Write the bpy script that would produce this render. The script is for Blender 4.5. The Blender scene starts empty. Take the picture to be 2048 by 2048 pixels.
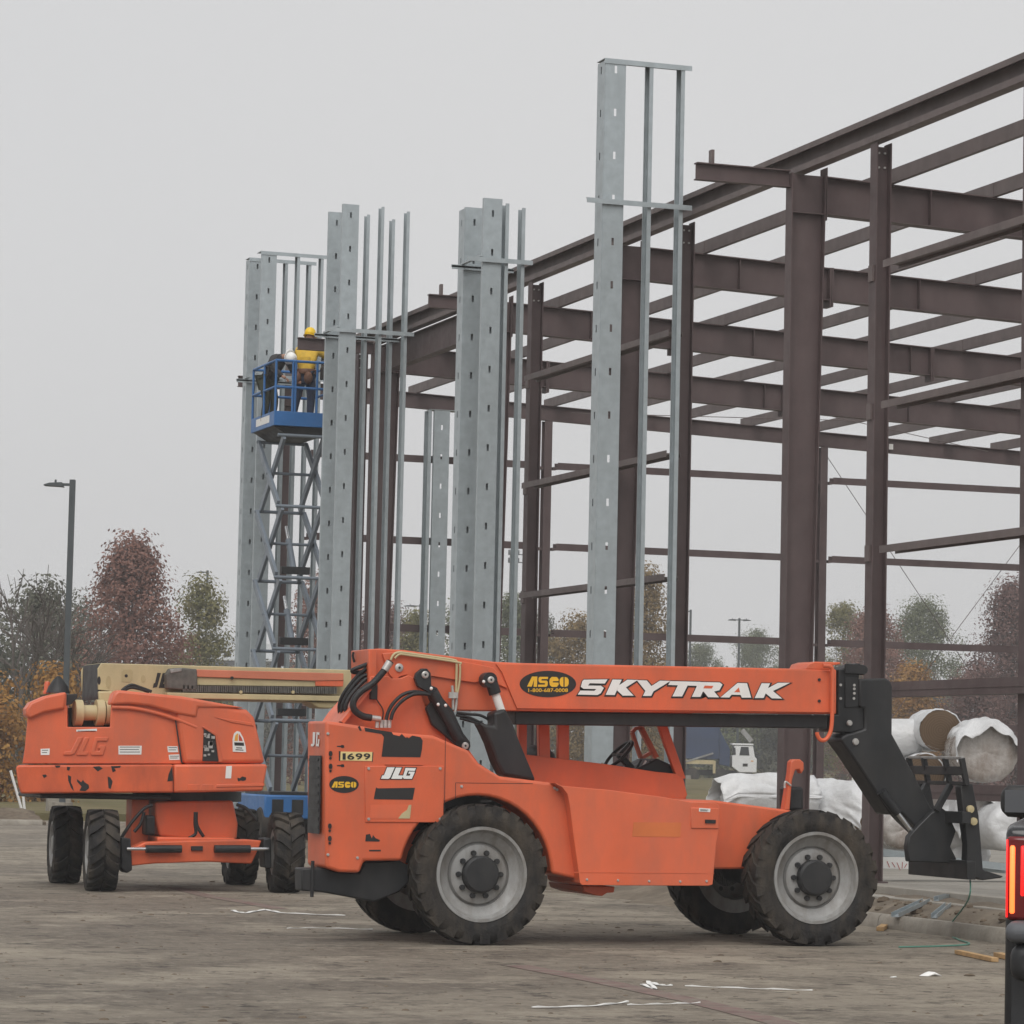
import bpy, bmesh, math, random
from mathutils import Vector, Matrix
random.seed(7)
rnd = random.uniform
# ------------------------------------------------------------------ camera maths (photo pixels are in a 2048 x 2048 frame)
# world axes: X runs along the building's frames, Y along its front wall (away), Z up; the camera stands at X=Y=0
F_PX, PITCH, ROLL, YAW, CAM_H = 6500.0, .077325, .021779, .328298, 1.73
def _cam():
    cy, sy, cp, sp = math.cos(YAW), math.sin(YAW), math.cos(PITCH), math.sin(PITCH)
    F = (sy*cp, cy*cp, sp); U0 = (-sy*sp, -cy*sp, cp); R0 = (cy, -sy, 0.0)
    c, s = math.cos(ROLL), math.sin(ROLL)
    R = tuple(c*R0[i]+s*U0[i] for i in range(3)); U = tuple(c*U0[i]-s*R0[i] for i in range(3))
    return F, R, U
CF, CR, CU = _cam()
def ray(x, y):                       # photo pixel (2048 frame) -> direction
    u, v = (x-1024)/F_PX, (1024-y)/F_PX
    return tuple(CF[i]+u*CR[i]+v*CU[i] for i in range(3))
def PB(x, y, b): d = ray(x, y); t = b/d[1]; return (t*d[0], CAM_H+t*d[2])      # on the plane Y=b -> (X, Z)
def PA(x, y, a): d = ray(x, y); t = a/d[0]; return (t*d[1], CAM_H+t*d[2])      # on the plane X=a -> (Y, Z)
def PZ(x, y, z): d = ray(x, y); t = (z-CAM_H)/d[2]; return (t*d[0], t*d[1])    # on the plane Z=z -> (X, Y)
def PD(x, y, dist): d = ray(x, y); return (dist*d[0], dist*d[1], CAM_H+dist*d[2])  # at a forward distance
def proj(a, b, z):
    q = (a, b, z-CAM_H); w = sum(q[i]*CF[i] for i in range(3))
    return (1024+F_PX*sum(q[i]*CR[i] for i in range(3))/w, 1024-F_PX*sum(q[i]*CU[i] for i in range(3))/w)
scene = bpy.context.scene
col = scene.collection
# ------------------------------------------------------------------ camera
cd = bpy.data.cameras.new('camera'); cam = bpy.data.objects.new('camera', cd); col.objects.link(cam)
cd.sensor_width = 36.0; cd.sensor_fit = 'HORIZONTAL'; cd.lens = 36.0*F_PX/2048.0
cd.clip_start = .1; cd.clip_end = 5000
cam.matrix_world = Matrix(((CR[0], CU[0], -CF[0], 0), (CR[1], CU[1], -CF[1], 0), (CR[2], CU[2], -CF[2], CAM_H), (0, 0, 0, 1)))
scene.camera = cam
# ------------------------------------------------------------------ sky, sun, exposure
SUN_EL, SUN_AZ = math.radians(50), math.radians(205)      # soft light from behind the camera, through thick cloud
world = bpy.data.worlds.new('World'); scene.world = world; world.use_nodes = True
nt = world.node_tree; nt.nodes.clear()
out = nt.nodes.new('ShaderNodeOutputWorld'); bg = nt.nodes.new('ShaderNodeBackground')
sky = nt.nodes.new('ShaderNodeTexSky'); sky.sky_type = 'NISHITA'; sky.sun_disc = False
sky.sun_elevation = SUN_EL; sky.sun_rotation = SUN_AZ; sky.dust_density = 4.0; sky.air_density = 1.0
hs = nt.nodes.new('ShaderNodeHueSaturation'); hs.inputs['Saturation'].default_value = .12
mix = nt.nodes.new('ShaderNodeMix'); mix.data_type = 'RGBA'; mix.inputs[0].default_value = .88
cl = nt.nodes.new('ShaderNodeTexNoise'); cl.inputs['Scale'].default_value = 2.2; cl.inputs['Detail'].default_value = 3
cr = nt.nodes.new('ShaderNodeMix'); cr.data_type = 'RGBA'
cr.inputs[6].default_value = (5.32, 5.36, 5.46, 1); cr.inputs[7].default_value = (5.76, 5.71, 5.70, 1)
tc = nt.nodes.new('ShaderNodeTexCoord')
nt.links.new(tc.outputs['Generated'], cl.inputs['Vector']); nt.links.new(cl.outputs['Fac'], cr.inputs[0])
nt.links.new(sky.outputs[0], hs.inputs['Color']); nt.links.new(hs.outputs[0], mix.inputs[6]); nt.links.new(cr.outputs[2], mix.inputs[7])
nt.links.new(mix.outputs[2], bg.inputs['Color']); bg.inputs['Strength'].default_value = .103
nt.links.new(bg.outputs[0], out.inputs[0])
sl = bpy.data.lights.new('sun', 'SUN'); sl.energy = 1.5; sl.angle = math.radians(50); sl.color = (1, .97, .93)
so = bpy.data.objects.new('sun', sl); col.objects.link(so)
so.rotation_euler = Vector((-math.sin(SUN_AZ)*math.cos(SUN_EL), -math.cos(SUN_AZ)*math.cos(SUN_EL), -math.sin(SUN_EL))).to_track_quat('-Z', 'Y').to_euler()
so.location = (0, 0, 60)
scene.cycles.max_bounces = 4; scene.cycles.diffuse_bounces = 3; scene.cycles.glossy_bounces = 2; scene.cycles.transmission_bounces = 2; scene.cycles.volume_bounces = 0
scene.view_settings.view_transform = 'Standard'; scene.view_settings.look = 'None'
scene.view_settings.exposure = .33; scene.view_settings.gamma = 1.0; scene.view_settings.use_curve_mapping = False

# ------------------------------------------------------------------ materials
def srgb(r, g, b):
    f = lambda c: (c/255/12.92) if c/255 <= .04045 else ((c/255+.055)/1.055)**2.4
    return (f(r), f(g), f(b))
def mat(name, c, rough=.6, metal=0.0, var=.12, scale=2.5, grime=None, gamt=.5, gscale=1.2, gth=.55, bump=0, bscale=60, spec=.4, emit=None, alpha=1, chips=None, ccol=(.03, .025, .025), cscale=3.0):
    m = bpy.data.materials.new(name); m.use_nodes = True; n = m.node_tree.nodes; L = m.node_tree.links
    p = n['Principled BSDF']; p.inputs['Roughness'].default_value = rough; p.inputs['Metallic'].default_value = metal
    p.inputs['Specular IOR Level'].default_value = spec
    t = n.new('ShaderNodeTexCoord')
    def noise(s, d=4, r=.55, stretch=None):
        x = n.new('ShaderNodeTexNoise'); x.inputs['Scale'].default_value = s; x.inputs['Detail'].default_value = d; x.inputs['Roughness'].default_value = r
        if stretch:
            mp = n.new('ShaderNodeMapping'); mp.inputs['Scale'].default_value = stretch
            L.new(t.outputs['Object'], mp.inputs[0]); L.new(mp.outputs[0], x.inputs['Vector'])
        else: L.new(t.outputs['Object'], x.inputs['Vector'])
        return x
    def mixc(fac, a, b):
        x = n.new('ShaderNodeMix'); x.data_type = 'RGBA'
        if hasattr(fac, 'is_linked'): L.new(fac, x.inputs[0])
        else: x.inputs[0].default_value = fac
        for v, i in ((a, 6), (b, 7)):
            if isinstance(v, tuple): x.inputs[i].default_value = (*v[:3], 1)
            else: L.new(v, x.inputs[i])
        return x.outputs[2]
    def ramp(src, lo, hi):
        x = n.new('ShaderNodeMapRange'); x.inputs[1].default_value = lo; x.inputs[2].default_value = hi; L.new(src, x.inputs[0]); return x.outputs[0]
    n1 = noise(scale, 5)
    cc = mixc(ramp(n1.outputs[0], .3, .7), tuple(x*(1-var) for x in c), tuple(min(1, x*(1+var)) for x in c))
    if grime:
        g = noise(gscale, 8, .65, (1, 1, .35)); f = n.new('ShaderNodeMath'); f.operation = 'MULTIPLY'; f.inputs[1].default_value = gamt
        L.new(ramp(g.outputs[0], gth-.12, gth+.15), f.inputs[0]); cc = mixc(f.outputs[0], cc, grime)
    if chips:
        g = noise(cscale, 7, .6); cc = mixc(ramp(g.outputs[0], chips, chips+.012), cc, ccol)
    L.new(cc, p.inputs['Base Color'])
    rr = ramp(noise(scale*2.3, 4).outputs[0], .2, .8); r2 = n.new('ShaderNodeMapRange'); L.new(rr, r2.inputs[0])
    r2.inputs[3].default_value = max(.05, rough-.12); r2.inputs[4].default_value = min(1, rough+.12); L.new(r2.outputs[0], p.inputs['Roughness'])
    if bump:
        b = n.new('ShaderNodeBump'); b.inputs['Strength'].default_value = bump; b.inputs['Distance'].default_value = .02
        L.new(noise(bscale, 4).outputs[0], b.inputs['Height']); L.new(b.outputs[0], p.inputs['Normal'])
    if emit:
        p.inputs['Emission Color'].default_value = (*emit[0], 1); p.inputs['Emission Strength'].default_value = emit[1]
    if alpha < 1: p.inputs['Alpha'].default_value = alpha
    return m

# ------------------------------------------------------------------ mesh builder
ORG = {}
class MB:
    def __init__(s): s.v = []; s.f = []
    def add(s, v, f):
        o = len(s.v); s.v += [tuple(map(float, p)) for p in v]; s.f += [tuple(i+o for i in q) for q in f]; return s
    def box(s, x0, x1, y0, y1, z0, z1):
        x0, x1 = sorted((x0, x1)); y0, y1 = sorted((y0, y1)); z0, z1 = sorted((z0, z1))
        return s.add([(x, y, z) for z in (z0, z1) for y in (y0, y1) for x in (x0, x1)],
                     [(0, 2, 3, 1), (4, 5, 7, 6), (0, 1, 5, 4), (2, 6, 7, 3), (0, 4, 6, 2), (1, 3, 7, 5)])
    def bar(s, p0, p1, w, h, up=(0, 0, 1)):           # box section from p0 to p1
        p0, p1 = Vector(p0), Vector(p1); d = (p1-p0).normalized(); u = Vector(up)
        if abs(d.dot(u)) > .98: u = Vector((1, 0, 0))
        r = d.cross(u).normalized(); u = r.cross(d)
        V = [p+r*sx*w/2+u*sy*h/2 for p in (p0, p1) for sx, sy in ((-1, -1), (1, -1), (1, 1), (-1, 1))]
        return s.add(V, [(0, 1, 2, 3), (7, 6, 5, 4), (0, 4, 5, 1), (1, 5, 6, 2), (2, 6, 7, 3), (3, 7, 4, 0)])
    def prism(s, poly, axis, c0, c1):                  # axis 'y': poly is (x, z); 'z': (x, y); 'x': (y, z)
        n = len(poly)
        mk = {'y': lambda p, c: (p[0], c, p[1]), 'z': lambda p, c: (p[0], p[1], c), 'x': lambda p, c: (c, p[0], p[1])}[axis]
        V = [mk(p, c0) for p in poly]+[mk(p, c1) for p in poly]
        return s.add(V, [tuple(range(n))[::-1], tuple(range(n, 2*n))]+[(i, (i+1) % n, n+(i+1) % n, n+i) for i in range(n)])
    def tube(s, pts, r, n=8, caps=True):
        pts = [Vector(p) for p in pts]; rr = r if isinstance(r, (list, tuple)) else [r]*len(pts); V = []; Fc = []; pu = None
        for i, p in enumerate(pts):
            d = (pts[min(i+1, len(pts)-1)]-pts[max(i-1, 0)]).normalized()
            u = pu if pu is not None else (Vector((0, 0, 1)) if abs(d.z) < .9 else Vector((1, 0, 0)))
            u = (u-d*u.dot(d)); u = u.normalized() if u.length > 1e-6 else d.orthogonal().normalized(); pu = u; w = d.cross(u)
            V += [p+(u*math.cos(2*math.pi*k/n)+w*math.sin(2*math.pi*k/n))*rr[i] for k in range(n)]
        for i in range(len(pts)-1):
            Fc += [(i*n+k, i*n+(k+1) % n, (i+1)*n+(k+1) % n, (i+1)*n+k) for k in range(n)]
        if caps: Fc += [tuple(range(n))[::-1], tuple(range((len(pts)-1)*n, len(pts)*n))]
        return s.add(V, Fc)
    def lathe(s, prof, c, axis='y', n=32, closed=False, caps=True):       # prof: (radius, height along axis)
        V = []; m = len(prof)
        for k in range(n):
            t = 2*math.pi*k/n; ct, st = math.cos(t), math.sin(t)
            for r, h in prof:
                V.append({'y': (c[0]+r*ct, c[1]+h, c[2]+r*st), 'z': (c[0]+r*ct, c[1]+r*st, c[2]+h), 'x': (c[0]+h, c[1]+r*ct, c[2]+r*st)}[axis])
        Fc = []
        for k in range(n):
            k2 = (k+1) % n
            for j in range(m if closed else m-1):
                j2 = (j+1) % m; Fc.append((k*m+j, k2*m+j, k2*m+j2, k*m+j2))
        if not closed and caps:
            if prof[0][0] > 1e-4: Fc.append(tuple(k*m for k in range(n))[::-1])
            if prof[-1][0] > 1e-4: Fc.append(tuple(k*m+m-1 for k in range(n)))
        return s.add(V, Fc)
    def disc(s, c, r, t, axis='y', n=20): return s.lathe([(r, 0), (r, t)], c, axis, n)
    def sphere(s, c, r, n=10, sq=(1, 1, 1)):
        V = []; Fc = []; m = n//2+1
        for i in range(m+1):
            a = math.pi*i/m
            for k in range(n):
                t = 2*math.pi*k/n; V.append((c[0]+r*sq[0]*math.sin(a)*math.cos(t), c[1]+r*sq[1]*math.sin(a)*math.sin(t), c[2]+r*sq[2]*math.cos(a)))
        for i in range(m):
            for k in range(n): Fc.append((i*n+k, (i+1)*n+k, (i+1)*n+(k+1) % n, i*n+(k+1) % n))
        return s.add(V, Fc)
    def build(s, name, m, parent=None, bevel=0, smooth=None, solid=0, seg=2, sub=0):
        o0 = ORG.get(parent.name, (0, 0, 0)) if parent else (0, 0, 0)
        me = bpy.data.meshes.new(name); me.from_pydata([(p[0]-o0[0], p[1]-o0[1], p[2]-o0[2]) for p in s.v], [], s.f)
        b = bmesh.new(); b.from_mesh(me); bmesh.ops.remove_doubles(b, verts=b.verts, dist=1e-5); bmesh.ops.recalc_face_normals(b, faces=b.faces); b.to_mesh(me); b.free()
        for mm in (m if isinstance(m, (list, tuple)) else [m]): me.materials.append(mm)
        if smooth is not None or bevel:
            me.polygons.foreach_set('use_smooth', [True]*len(me.polygons)); me.set_sharp_from_angle(angle=math.radians(smooth if smooth is not None else 35))
        o = bpy.data.objects.new(name, me); col.objects.link(o)
        if parent: o.parent = parent; ORG[o.name] = o0
        if solid: md = o.modifiers.new('solid', 'SOLIDIFY'); md.thickness = solid; md.offset = 0
        if bevel:
            md = o.modifiers.new('bevel', 'BEVEL'); md.width = bevel; md.segments = seg; md.limit_method = 'ANGLE'; md.angle_limit = math.radians(40)
            md.harden_normals = False
        if sub: md = o.modifiers.new('sub', 'SUBSURF'); md.levels = sub; md.render_levels = sub
        return o
def thing(name, loc, label, cat, group=None):
    o = bpy.data.objects.new(name, None); o.empty_display_size = .2; col.objects.link(o); o.location = loc; ORG[o.name] = tuple(loc)
    return tag(o, label, cat, group)
def tag(o, label=None, cat=None, group=None, kind=None):
    for k, v in (('label', label), ('category', cat), ('group', group), ('kind', kind)):
        if v: o[k] = v
    return o
def K(ox, oy, s): return lambda x, y: (ox+x/s, oy+y/s)
K1, K2, K3, K4 = K(0, 1250, 3.01875), K(600, 1250, 3.22), K(1000, 1250, 3.22), K(1448, 1250, 3.22)
def poly(k, pts, b): return [PB(*k(*p), b) for p in pts]
def mesh_copy(o, parent, loc):       # linked copy of one mesh object
    c = o.copy(); col.objects.link(c); c.parent = parent; c.location = loc; return c

ORANGE = (.72, .115, .04)
M = dict(
    orange=mat('orange_paint', (.67, .124, .047), .42, var=.12, scale=1.3, grime=(.38, .115, .065), gamt=.6, gscale=2.2, gth=.55, spec=.5, chips=.735, ccol=(.12, .06, .045), cscale=9),
    orange2=mat('orange_paint_faded', (.70, .136, .055), .4, var=.12, scale=1.2, grime=(.40, .13, .08), gamt=.55, gscale=2.0, gth=.54, spec=.5, chips=.74, ccol=(.2, .08, .05), cscale=8),
    orange_chip=mat('orange_paint_chipped', (.68, .126, .047), .45, var=.12, grime=(.28, .07, .04), gamt=.5, gscale=2.2, gth=.5, chips=.68, cscale=3.2),
    cream=mat('cream_paint', (.50, .42, .24), .45, var=.07, grime=(.25, .2, .12), gamt=.4, gscale=2),
    black=mat('black_steel', (.017, .018, .02), .48, var=.3, grime=(.06, .055, .05), gamt=.35, gscale=3, spec=.35),
    blackrub=mat('black_hose', (.014, .014, .015), .5, spec=.4),
    tyre=mat('tyre_rubber', (.022, .021, .021), .8, var=.3, scale=6, grime=(.095, .078, .06), gamt=.8, gscale=4, gth=.54, bump=.4, bscale=40, spec=.2),
    rim=mat('wheel_grey', (.29, .29, .285), .45, metal=.0, var=.12, grime=(.13, .11, .09), gamt=.75, gscale=6, gth=.53),
    chrome=mat('chrome_rod', (.62, .63, .64), .2, metal=.9, var=.05),
    pin=mat('pin_steel', (.45, .44, .42), .4, metal=.4, var=.2, scale=20),
    white=mat('white_decal', (.78, .78, .76), .45, var=.04, grime=(.5, .42, .36), gamt=.25),
    decal_black=mat('black_decal', (.022, .02, .02), .5),
    decal_yellow=mat('yellow_decal', (.78, .45, .03), .45, var=.05),
    plate_yellow=mat('number_plate_yellow', (.70, .55, .25), .45, var=.05),
    galv=mat('galvanised_sheet', (.385, .432, .452), .42, metal=.35, var=.10, scale=7, grime=(.30, .33, .34), gamt=.4, gscale=3, spec=.5),
    primer=mat('red_oxide_primer', (.082, .056, .056), .55, var=.18, scale=3, grime=(.13, .10, .098), gamt=.5, gscale=1.5, gth=.5),
    primer_light=mat('grey_primer_purlin', (.125, .098, .095), .55, var=.15, scale=3, grime=(.17, .14, .13), gamt=.5, gscale=2),
    glass=mat('dark_glass', (.012, .014, .016), .08, spec=.6),
    concrete=mat('kerb_concrete', (.30, .275, .235), .85, var=.15, scale=5, grime=(.15, .125, .10), gamt=.6, gscale=2, bump=.4, bscale=30),
    blue=mat('blue_lift_paint', (.035, .14, .36), .4, var=.1, grime=(.03, .08, .18), gamt=.3),
    lift_grey=mat('grey_arm_paint', (.17, .20, .235), .45, var=.1),
)
# ------------------------------------------------------------------ the building's steel skeleton
PADZ = .38
WA = 16.95                                   # outer face of the wall columns
BAY = 6.475; FB = [38.64+BAY*(i-1) for i in range(6)]          # frame lines F0..F5 (Y)
ZR = lambda a: 9.5-.035*(a-17.1)             # roof line
bld = thing('steel_building_frame', (WA, FB[1], PADZ), 'bare dark red-brown steel skeleton of a tall building with rafters, purlins and girts', 'building frame')
def ibeam(p0, p1, depth, width, tf=.016, tw=.012, taper=None):    # along X or Y, level or sloped; web vertical
    p0, p1 = Vector(p0), Vector(p1); m = MB(); d = (p1-p0); h = Vector((d.x, d.y, 0)).normalized(); s = Vector((-h.y, h.x, 0))
    def sec(p, dep): return [p+s*x+Vector((0, 0, -z)) for x, z in ((-width/2, 0), (width/2, 0), (width/2, tf), (tw/2, tf), (tw/2, dep-tf), (width/2, dep-tf), (width/2, dep), (-width/2, dep), (-width/2, dep-tf), (-tw/2, dep-tf), (-tw/2, tf), (-width/2, tf))]
    V = sec(p0, depth)+sec(p1, taper or depth); n = 12
    m.add(V, [tuple(range(n)), tuple(range(n, 2*n))[::-1]]+[(i, (i+1) % n, n+(i+1) % n, n+i) for i in range(n)])
    return m
def icol(a0, a1b, a1t, b, z0, z1, w=.2):     # tapered column, web along X
    m = MB(); t = .016
    m.box(a0, a0+t, b-w/2, b+w/2, z0, z1)
    m.prism([(a1b-t, z0), (a1b, z0), (a1t, z1), (a1t-t, z1)], 'y', b-w/2, b+w/2)
    m.prism([(a0+t, z0), (a1b-t, z0), (a1t-t, z1), (a0+t, z1)], 'y', b-.006, b+.006)
    m.box(a0-.05, a1b+.05, b-w/2-.04, b+w/2+.04, z0, z0+.025)
    m.box(a0+t, a1t-t, b-w/2+.01, b+w/2-.01, z1-.52, z1-.505)
    return m
AEND = 37.0
for i, b in enumerate(FB):
    top = ZR(WA)
    if i < 5:
        dn = .12 if i == 2 else 0
        e0 = .06 if i == 1 else 0
        icol(WA-e0, WA+.40-dn-e0*1.7, WA+.52-dn-e0*1.5, b, PADZ, top-.004).build('column', M['primer'], bld)
        rs = WA+.53-dn-e0*1.5
        m = ibeam((rs, b, ZR(rs)), (AEND, b, ZR(AEND)), .50, .2)
        m.box(rs-.008, rs, b-.11, b+.11, ZR(WA)-.60, ZR(WA)+.10)
        m.build('rafter', M['primer'], bld)
        icol(AEND, AEND+.40, AEND+.5, b, PADZ, ZR(AEND)).build('column', M['primer'], bld)
    else:
        icol(WA, WA+.25, WA+.25, b, PADZ, top-.004, .16).build('column', M['primer'], bld)
        ibeam((WA+.255, b, ZR(WA+.25)), (AEND, b, ZR(AEND)), .32, .14).build('rafter', M['primer'], bld)
    if i < 5:
        for sa in (20.4, 25.3, 31.0):
            z_ = ZR(sa); MB().box(sa-.03, sa-.004, b-.125, b+.125, z_-.60, z_+.0).build('splice_plate', M['primer'], bld); MB().box(sa+.004, sa+.03, b-.125, b+.125, z_-.60, z_+.0).build('splice_plate', M['primer'], bld)
        for sa in (18.9, 21.9, 24.9, 28): MB().box(sa-.005, sa+.005, b-.095, b-.0065, ZR(sa)-.48, ZR(sa)-.02).build('web_stiffener', M['primer'], bld)
    if i in (0, 2): continue
    s0 = (15.55, 15.57, 0, 16.01, 15.5, 15.99)[i]
    ibeam((s0, b, ZR(15.9)), (WA-.003-(.06 if i == 1 else 0), b, ZR(15.9)), .225, .12).build('canopy_stub', M['primer'], bld)
    if i not in (1, 3): continue
    m = MB(); m.box(s0+.2, s0+.24, b-.05, b+.05, ZR(15.9), ZR(15.9)+.18); m.build('stub_plate', M['primer_light'], bld)
# posts with bolted tops between the frames
POSTB = [b-2.35 for b in FB[1:4]]+[59.3]
for b in POSTB:
    m = MB()
    m.box(WA+.05, WA+.066, b-.1, b+.1, PADZ, 9.50); m.box(WA+.234, WA+.25, b-.1, b+.1, PADZ, 9.50)
    m.box(WA+.066, WA+.234, b-.006, b+.006, PADZ, 9.46); m.box(WA, WA+.3, b-.14, b+.14, PADZ-.0, PADZ+.02)
    o = m.build('post', M['primer'], bld)
    for dz in (-.12, -.3):
        for da in (.11, .19): MB().disc((WA+da, b-.03, 9.5+dz), .014, .023, 'y', 8).build('bolt', M['pin'], o)
    for z in ((7.87, 6.15, 4.40) if b < 50 else ()):
        MB().box(WA+.02, WA+.049, b-.06, b+.06, z-.10, z+.10).build('girt_clip', M['primer_light'], o)
# eave strut, one length for each bay
for i in range(5):
    m = MB(); b0, b1 = FB[i]-2.35+.004, FB[i+1]-2.35-.004
    for (x0, x1, z0, z1) in ((WA+.18, WA+.19, 9.545, 9.82), (WA+.03, WA+.19, 9.52, 9.545), (WA+.03, WA+.19, 9.82, 9.845), (WA+.03, WA+.045, 9.545, 9.60), (WA+.03, WA+.045, 9.77, 9.82)): m.box(x0, x1, b0, b1, z0, z1)
    m.build('eave_strut', M['primer_light'], bld)
m = MB(); m.box(WA+.03, WA+.19, FB[5]-2.35, FB[5]+.1, 9.52, 9.845); m.build('eave_strut', M['primer_light'], bld)
# purlins: one Z length per bay and line
lines = [18.35+1.52*k for k in range(12)]
for i in range(5):
    for k, a in enumerate(lines):
        z = ZR(a)+.003; b0, b1 = FB[i]+.003, FB[i+1]-.003
        if i == 0: b0 -= .4
        if i == 4: b1 = FB[5]+.75
        m = MB(); m.box(a-.004, a+.004, b0, b1, z+.008, z+.205); m.box(a-.004, a+.065, b0, b1, z+.2055, z+.2135); m.box(a-.065, a+.004, b0, b1, z, z+.0075)
        lap = .55 if k % 2 else .75
        m.box(a-.009, a-.0045, b0+.01, b0+lap, z+.012, z+.2)
        m.build('purlin', M['primer_light'], bld)
# wall girts (webs level, flanges up) on the outer face; bays A and C only
def girt(a0, a1, b0, b1, z, h=.09):
    m = MB()
    if abs(b1-b0) > abs(a1-a0): m.box(a0, a0+.008, b0, b1, z-h/2, z+h/2); m.box(a0+.008, a1, b0, b1, z-.004, z+.004); m.box(a1, a1+.008, b0, b1, z-h/2, z+.02)
    else: m.box(a0, a1, b0, b0+.008, z-h/2, z+h/2); m.box(a0, a1, b0+.008, b1, z-.004, z+.004); m.box(a0, a1, b1, b1+.008, z-.02, z+h/2)
    return m
for z in (7.87, 6.15, 4.40):
    girt(WA-.17, WA+.04, POSTB[1]-.2, PA(1043, 974, WA-.17)[0], z).build('girt', M['primer_light'], bld)
    girt(WA-.17, WA+.04, POSTB[0]-6.4, PA(1760, 960, WA-.17)[0], z).build('girt', M['primer_light'], bld)
for z in (2.71, 1.52):
    m = MB(); b0, b1 = POSTB[0]-6.4, PA(1768, 1450, WA-.17)[0]
    m.box(WA-.17, WA-.155, b0, b1, z-.09, z+.09); m.box(WA-.155, WA+.04, b0, b1, z-.09, z-.08); m.box(WA-.155, WA+.04, b0, b1, z+.08, z+.09); m.box(WA-.178, WA-.17, b0, b1, z-.012, z+.012)
    m.build('girt', M['primer'], bld)
# deep header beam in the bay between two frames
hz = PA(925, 631, WA+.2)[1]
ibeam((WA+.2, FB[3]+.15, hz), (WA+.2, FB[4]-.15, hz), .5, .2).build('header_beam', M['primer'], bld)
# far end wall: posts, girts with a gap at each post, bracing
EWP = [22.73, 29.1, 35.3]
for a in EWP:
    m = MB(); b = FB[5]
    m.box(a-.085, a+.085, b-.1, b-.088, PADZ, ZR(a)-.33); m.box(a-.085, a+.085, b+.088, b+.1, PADZ, ZR(a)-.33); m.box(a-.006, a+.006, b-.088, b+.088, PADZ, ZR(a)-.33)
    m.build('end_post', M['primer'], bld)
for z in (8.02, 6.31, 4.49, 2.75):
    for a0, a1 in ((WA+.6, EWP[0]-.22), (EWP[0]+.22, EWP[1]-.22), (EWP[1]+.22, EWP[2]-.22)):
        m = girt(a0, a1, FB[5]-.1, FB[5]+.1, z, .15); m.box(a0-.1, a0, FB[5]-.1, FB[5]+.1, z-.075, z-.02); m.box(a1, a1+.12, FB[5]-.1, FB[5]+.1, z-.075, z-.02)
        m.build('girt', M['primer'], bld)
for p, q in (((EWP[1]+.1, FB[5]+.05, 8.6), (EWP[2]-.1, FB[5]+.05, .8)), ((EWP[1]+.1, FB[5]+.07, .8), (EWP[2]-.1, FB[5]+.07, 8.4)),
             ((23.2, FB[4]+.2, ZR(23.2)-.1), (33, FB[5]-.2, ZR(33)-.1)), ((33, FB[4]+.2, ZR(33)-.13), (23.2, FB[5]-.2, ZR(23.2)-.13))):
    MB().tube([p, q], .008, 6).build('brace_rod', M['primer_light'], bld)
m = MB(); m.box(WA+13.7, WA+13.8, FB[5]-.085, FB[5]-.080, 8.78, 8.9); m.build('tag', M['white'], bld)

# ------------------------------------------------------------------ galvanised stud towers in front of the wall
SL = .61
def web(m, c, ax, lo, hi, z0, z1, phase=.3, slot=(.035, .105)):     # a punched web sheet: real slots every 0.61 m
    mid = (lo+hi)/2; z = z0
    P = (lambda u, zz: (u, c, zz)) if ax == 'y' else (lambda u, zz: (c, u, zz))
    zs = z0+phase
    def quad(u0, u1, za, zb):
        if zb-za > 1e-4: m.add([P(u0, za), P(u1, za), P(u1, zb), P(u0, zb)], [(0, 1, 2, 3)])
    while zs+slot[1] < z1:
        quad(lo, hi, z, zs); quad(lo, mid-slot[0]/2, zs, zs+slot[1]); quad(mid+slot[0]/2, hi, zs, zs+slot[1]); z = zs+slot[1]; zs += SL
    quad(lo, hi, z, z1)
def stud(parent, ax, c, lo, hi, z0, z1, fl=.07, sgn=1, phase=.3, name='stud'):
    m = MB(); web(m, c, ax, lo, hi, z0, z1, phase)
    for u, s2 in ((lo, 1), (hi, -1)):
        if ax == 'y':
            m.add([(u, c, z0), (u, c+sgn*fl, z0), (u, c+sgn*fl, z1), (u, c, z1)], [(0, 1, 2, 3)])
            m.add([(u, c+sgn*fl, z0), (u+s2*.02, c+sgn*fl, z0), (u+s2*.02, c+sgn*fl, z1), (u, c+sgn*fl, z1)], [(0, 1, 2, 3)])
        else:
            m.add([(c, u, z0), (c+sgn*fl, u, z0), (c+sgn*fl, u, z1), (c, u, z1)], [(0, 1, 2, 3)])
            m.add([(c+sgn*fl, u, z0), (c+sgn*fl, u+s2*.02, z0), (c+sgn*fl, u+s2*.02, z1), (c+sgn*fl, u, z1)], [(0, 1, 2, 3)])
    return m.build(name, M['galv'], parent)
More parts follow.
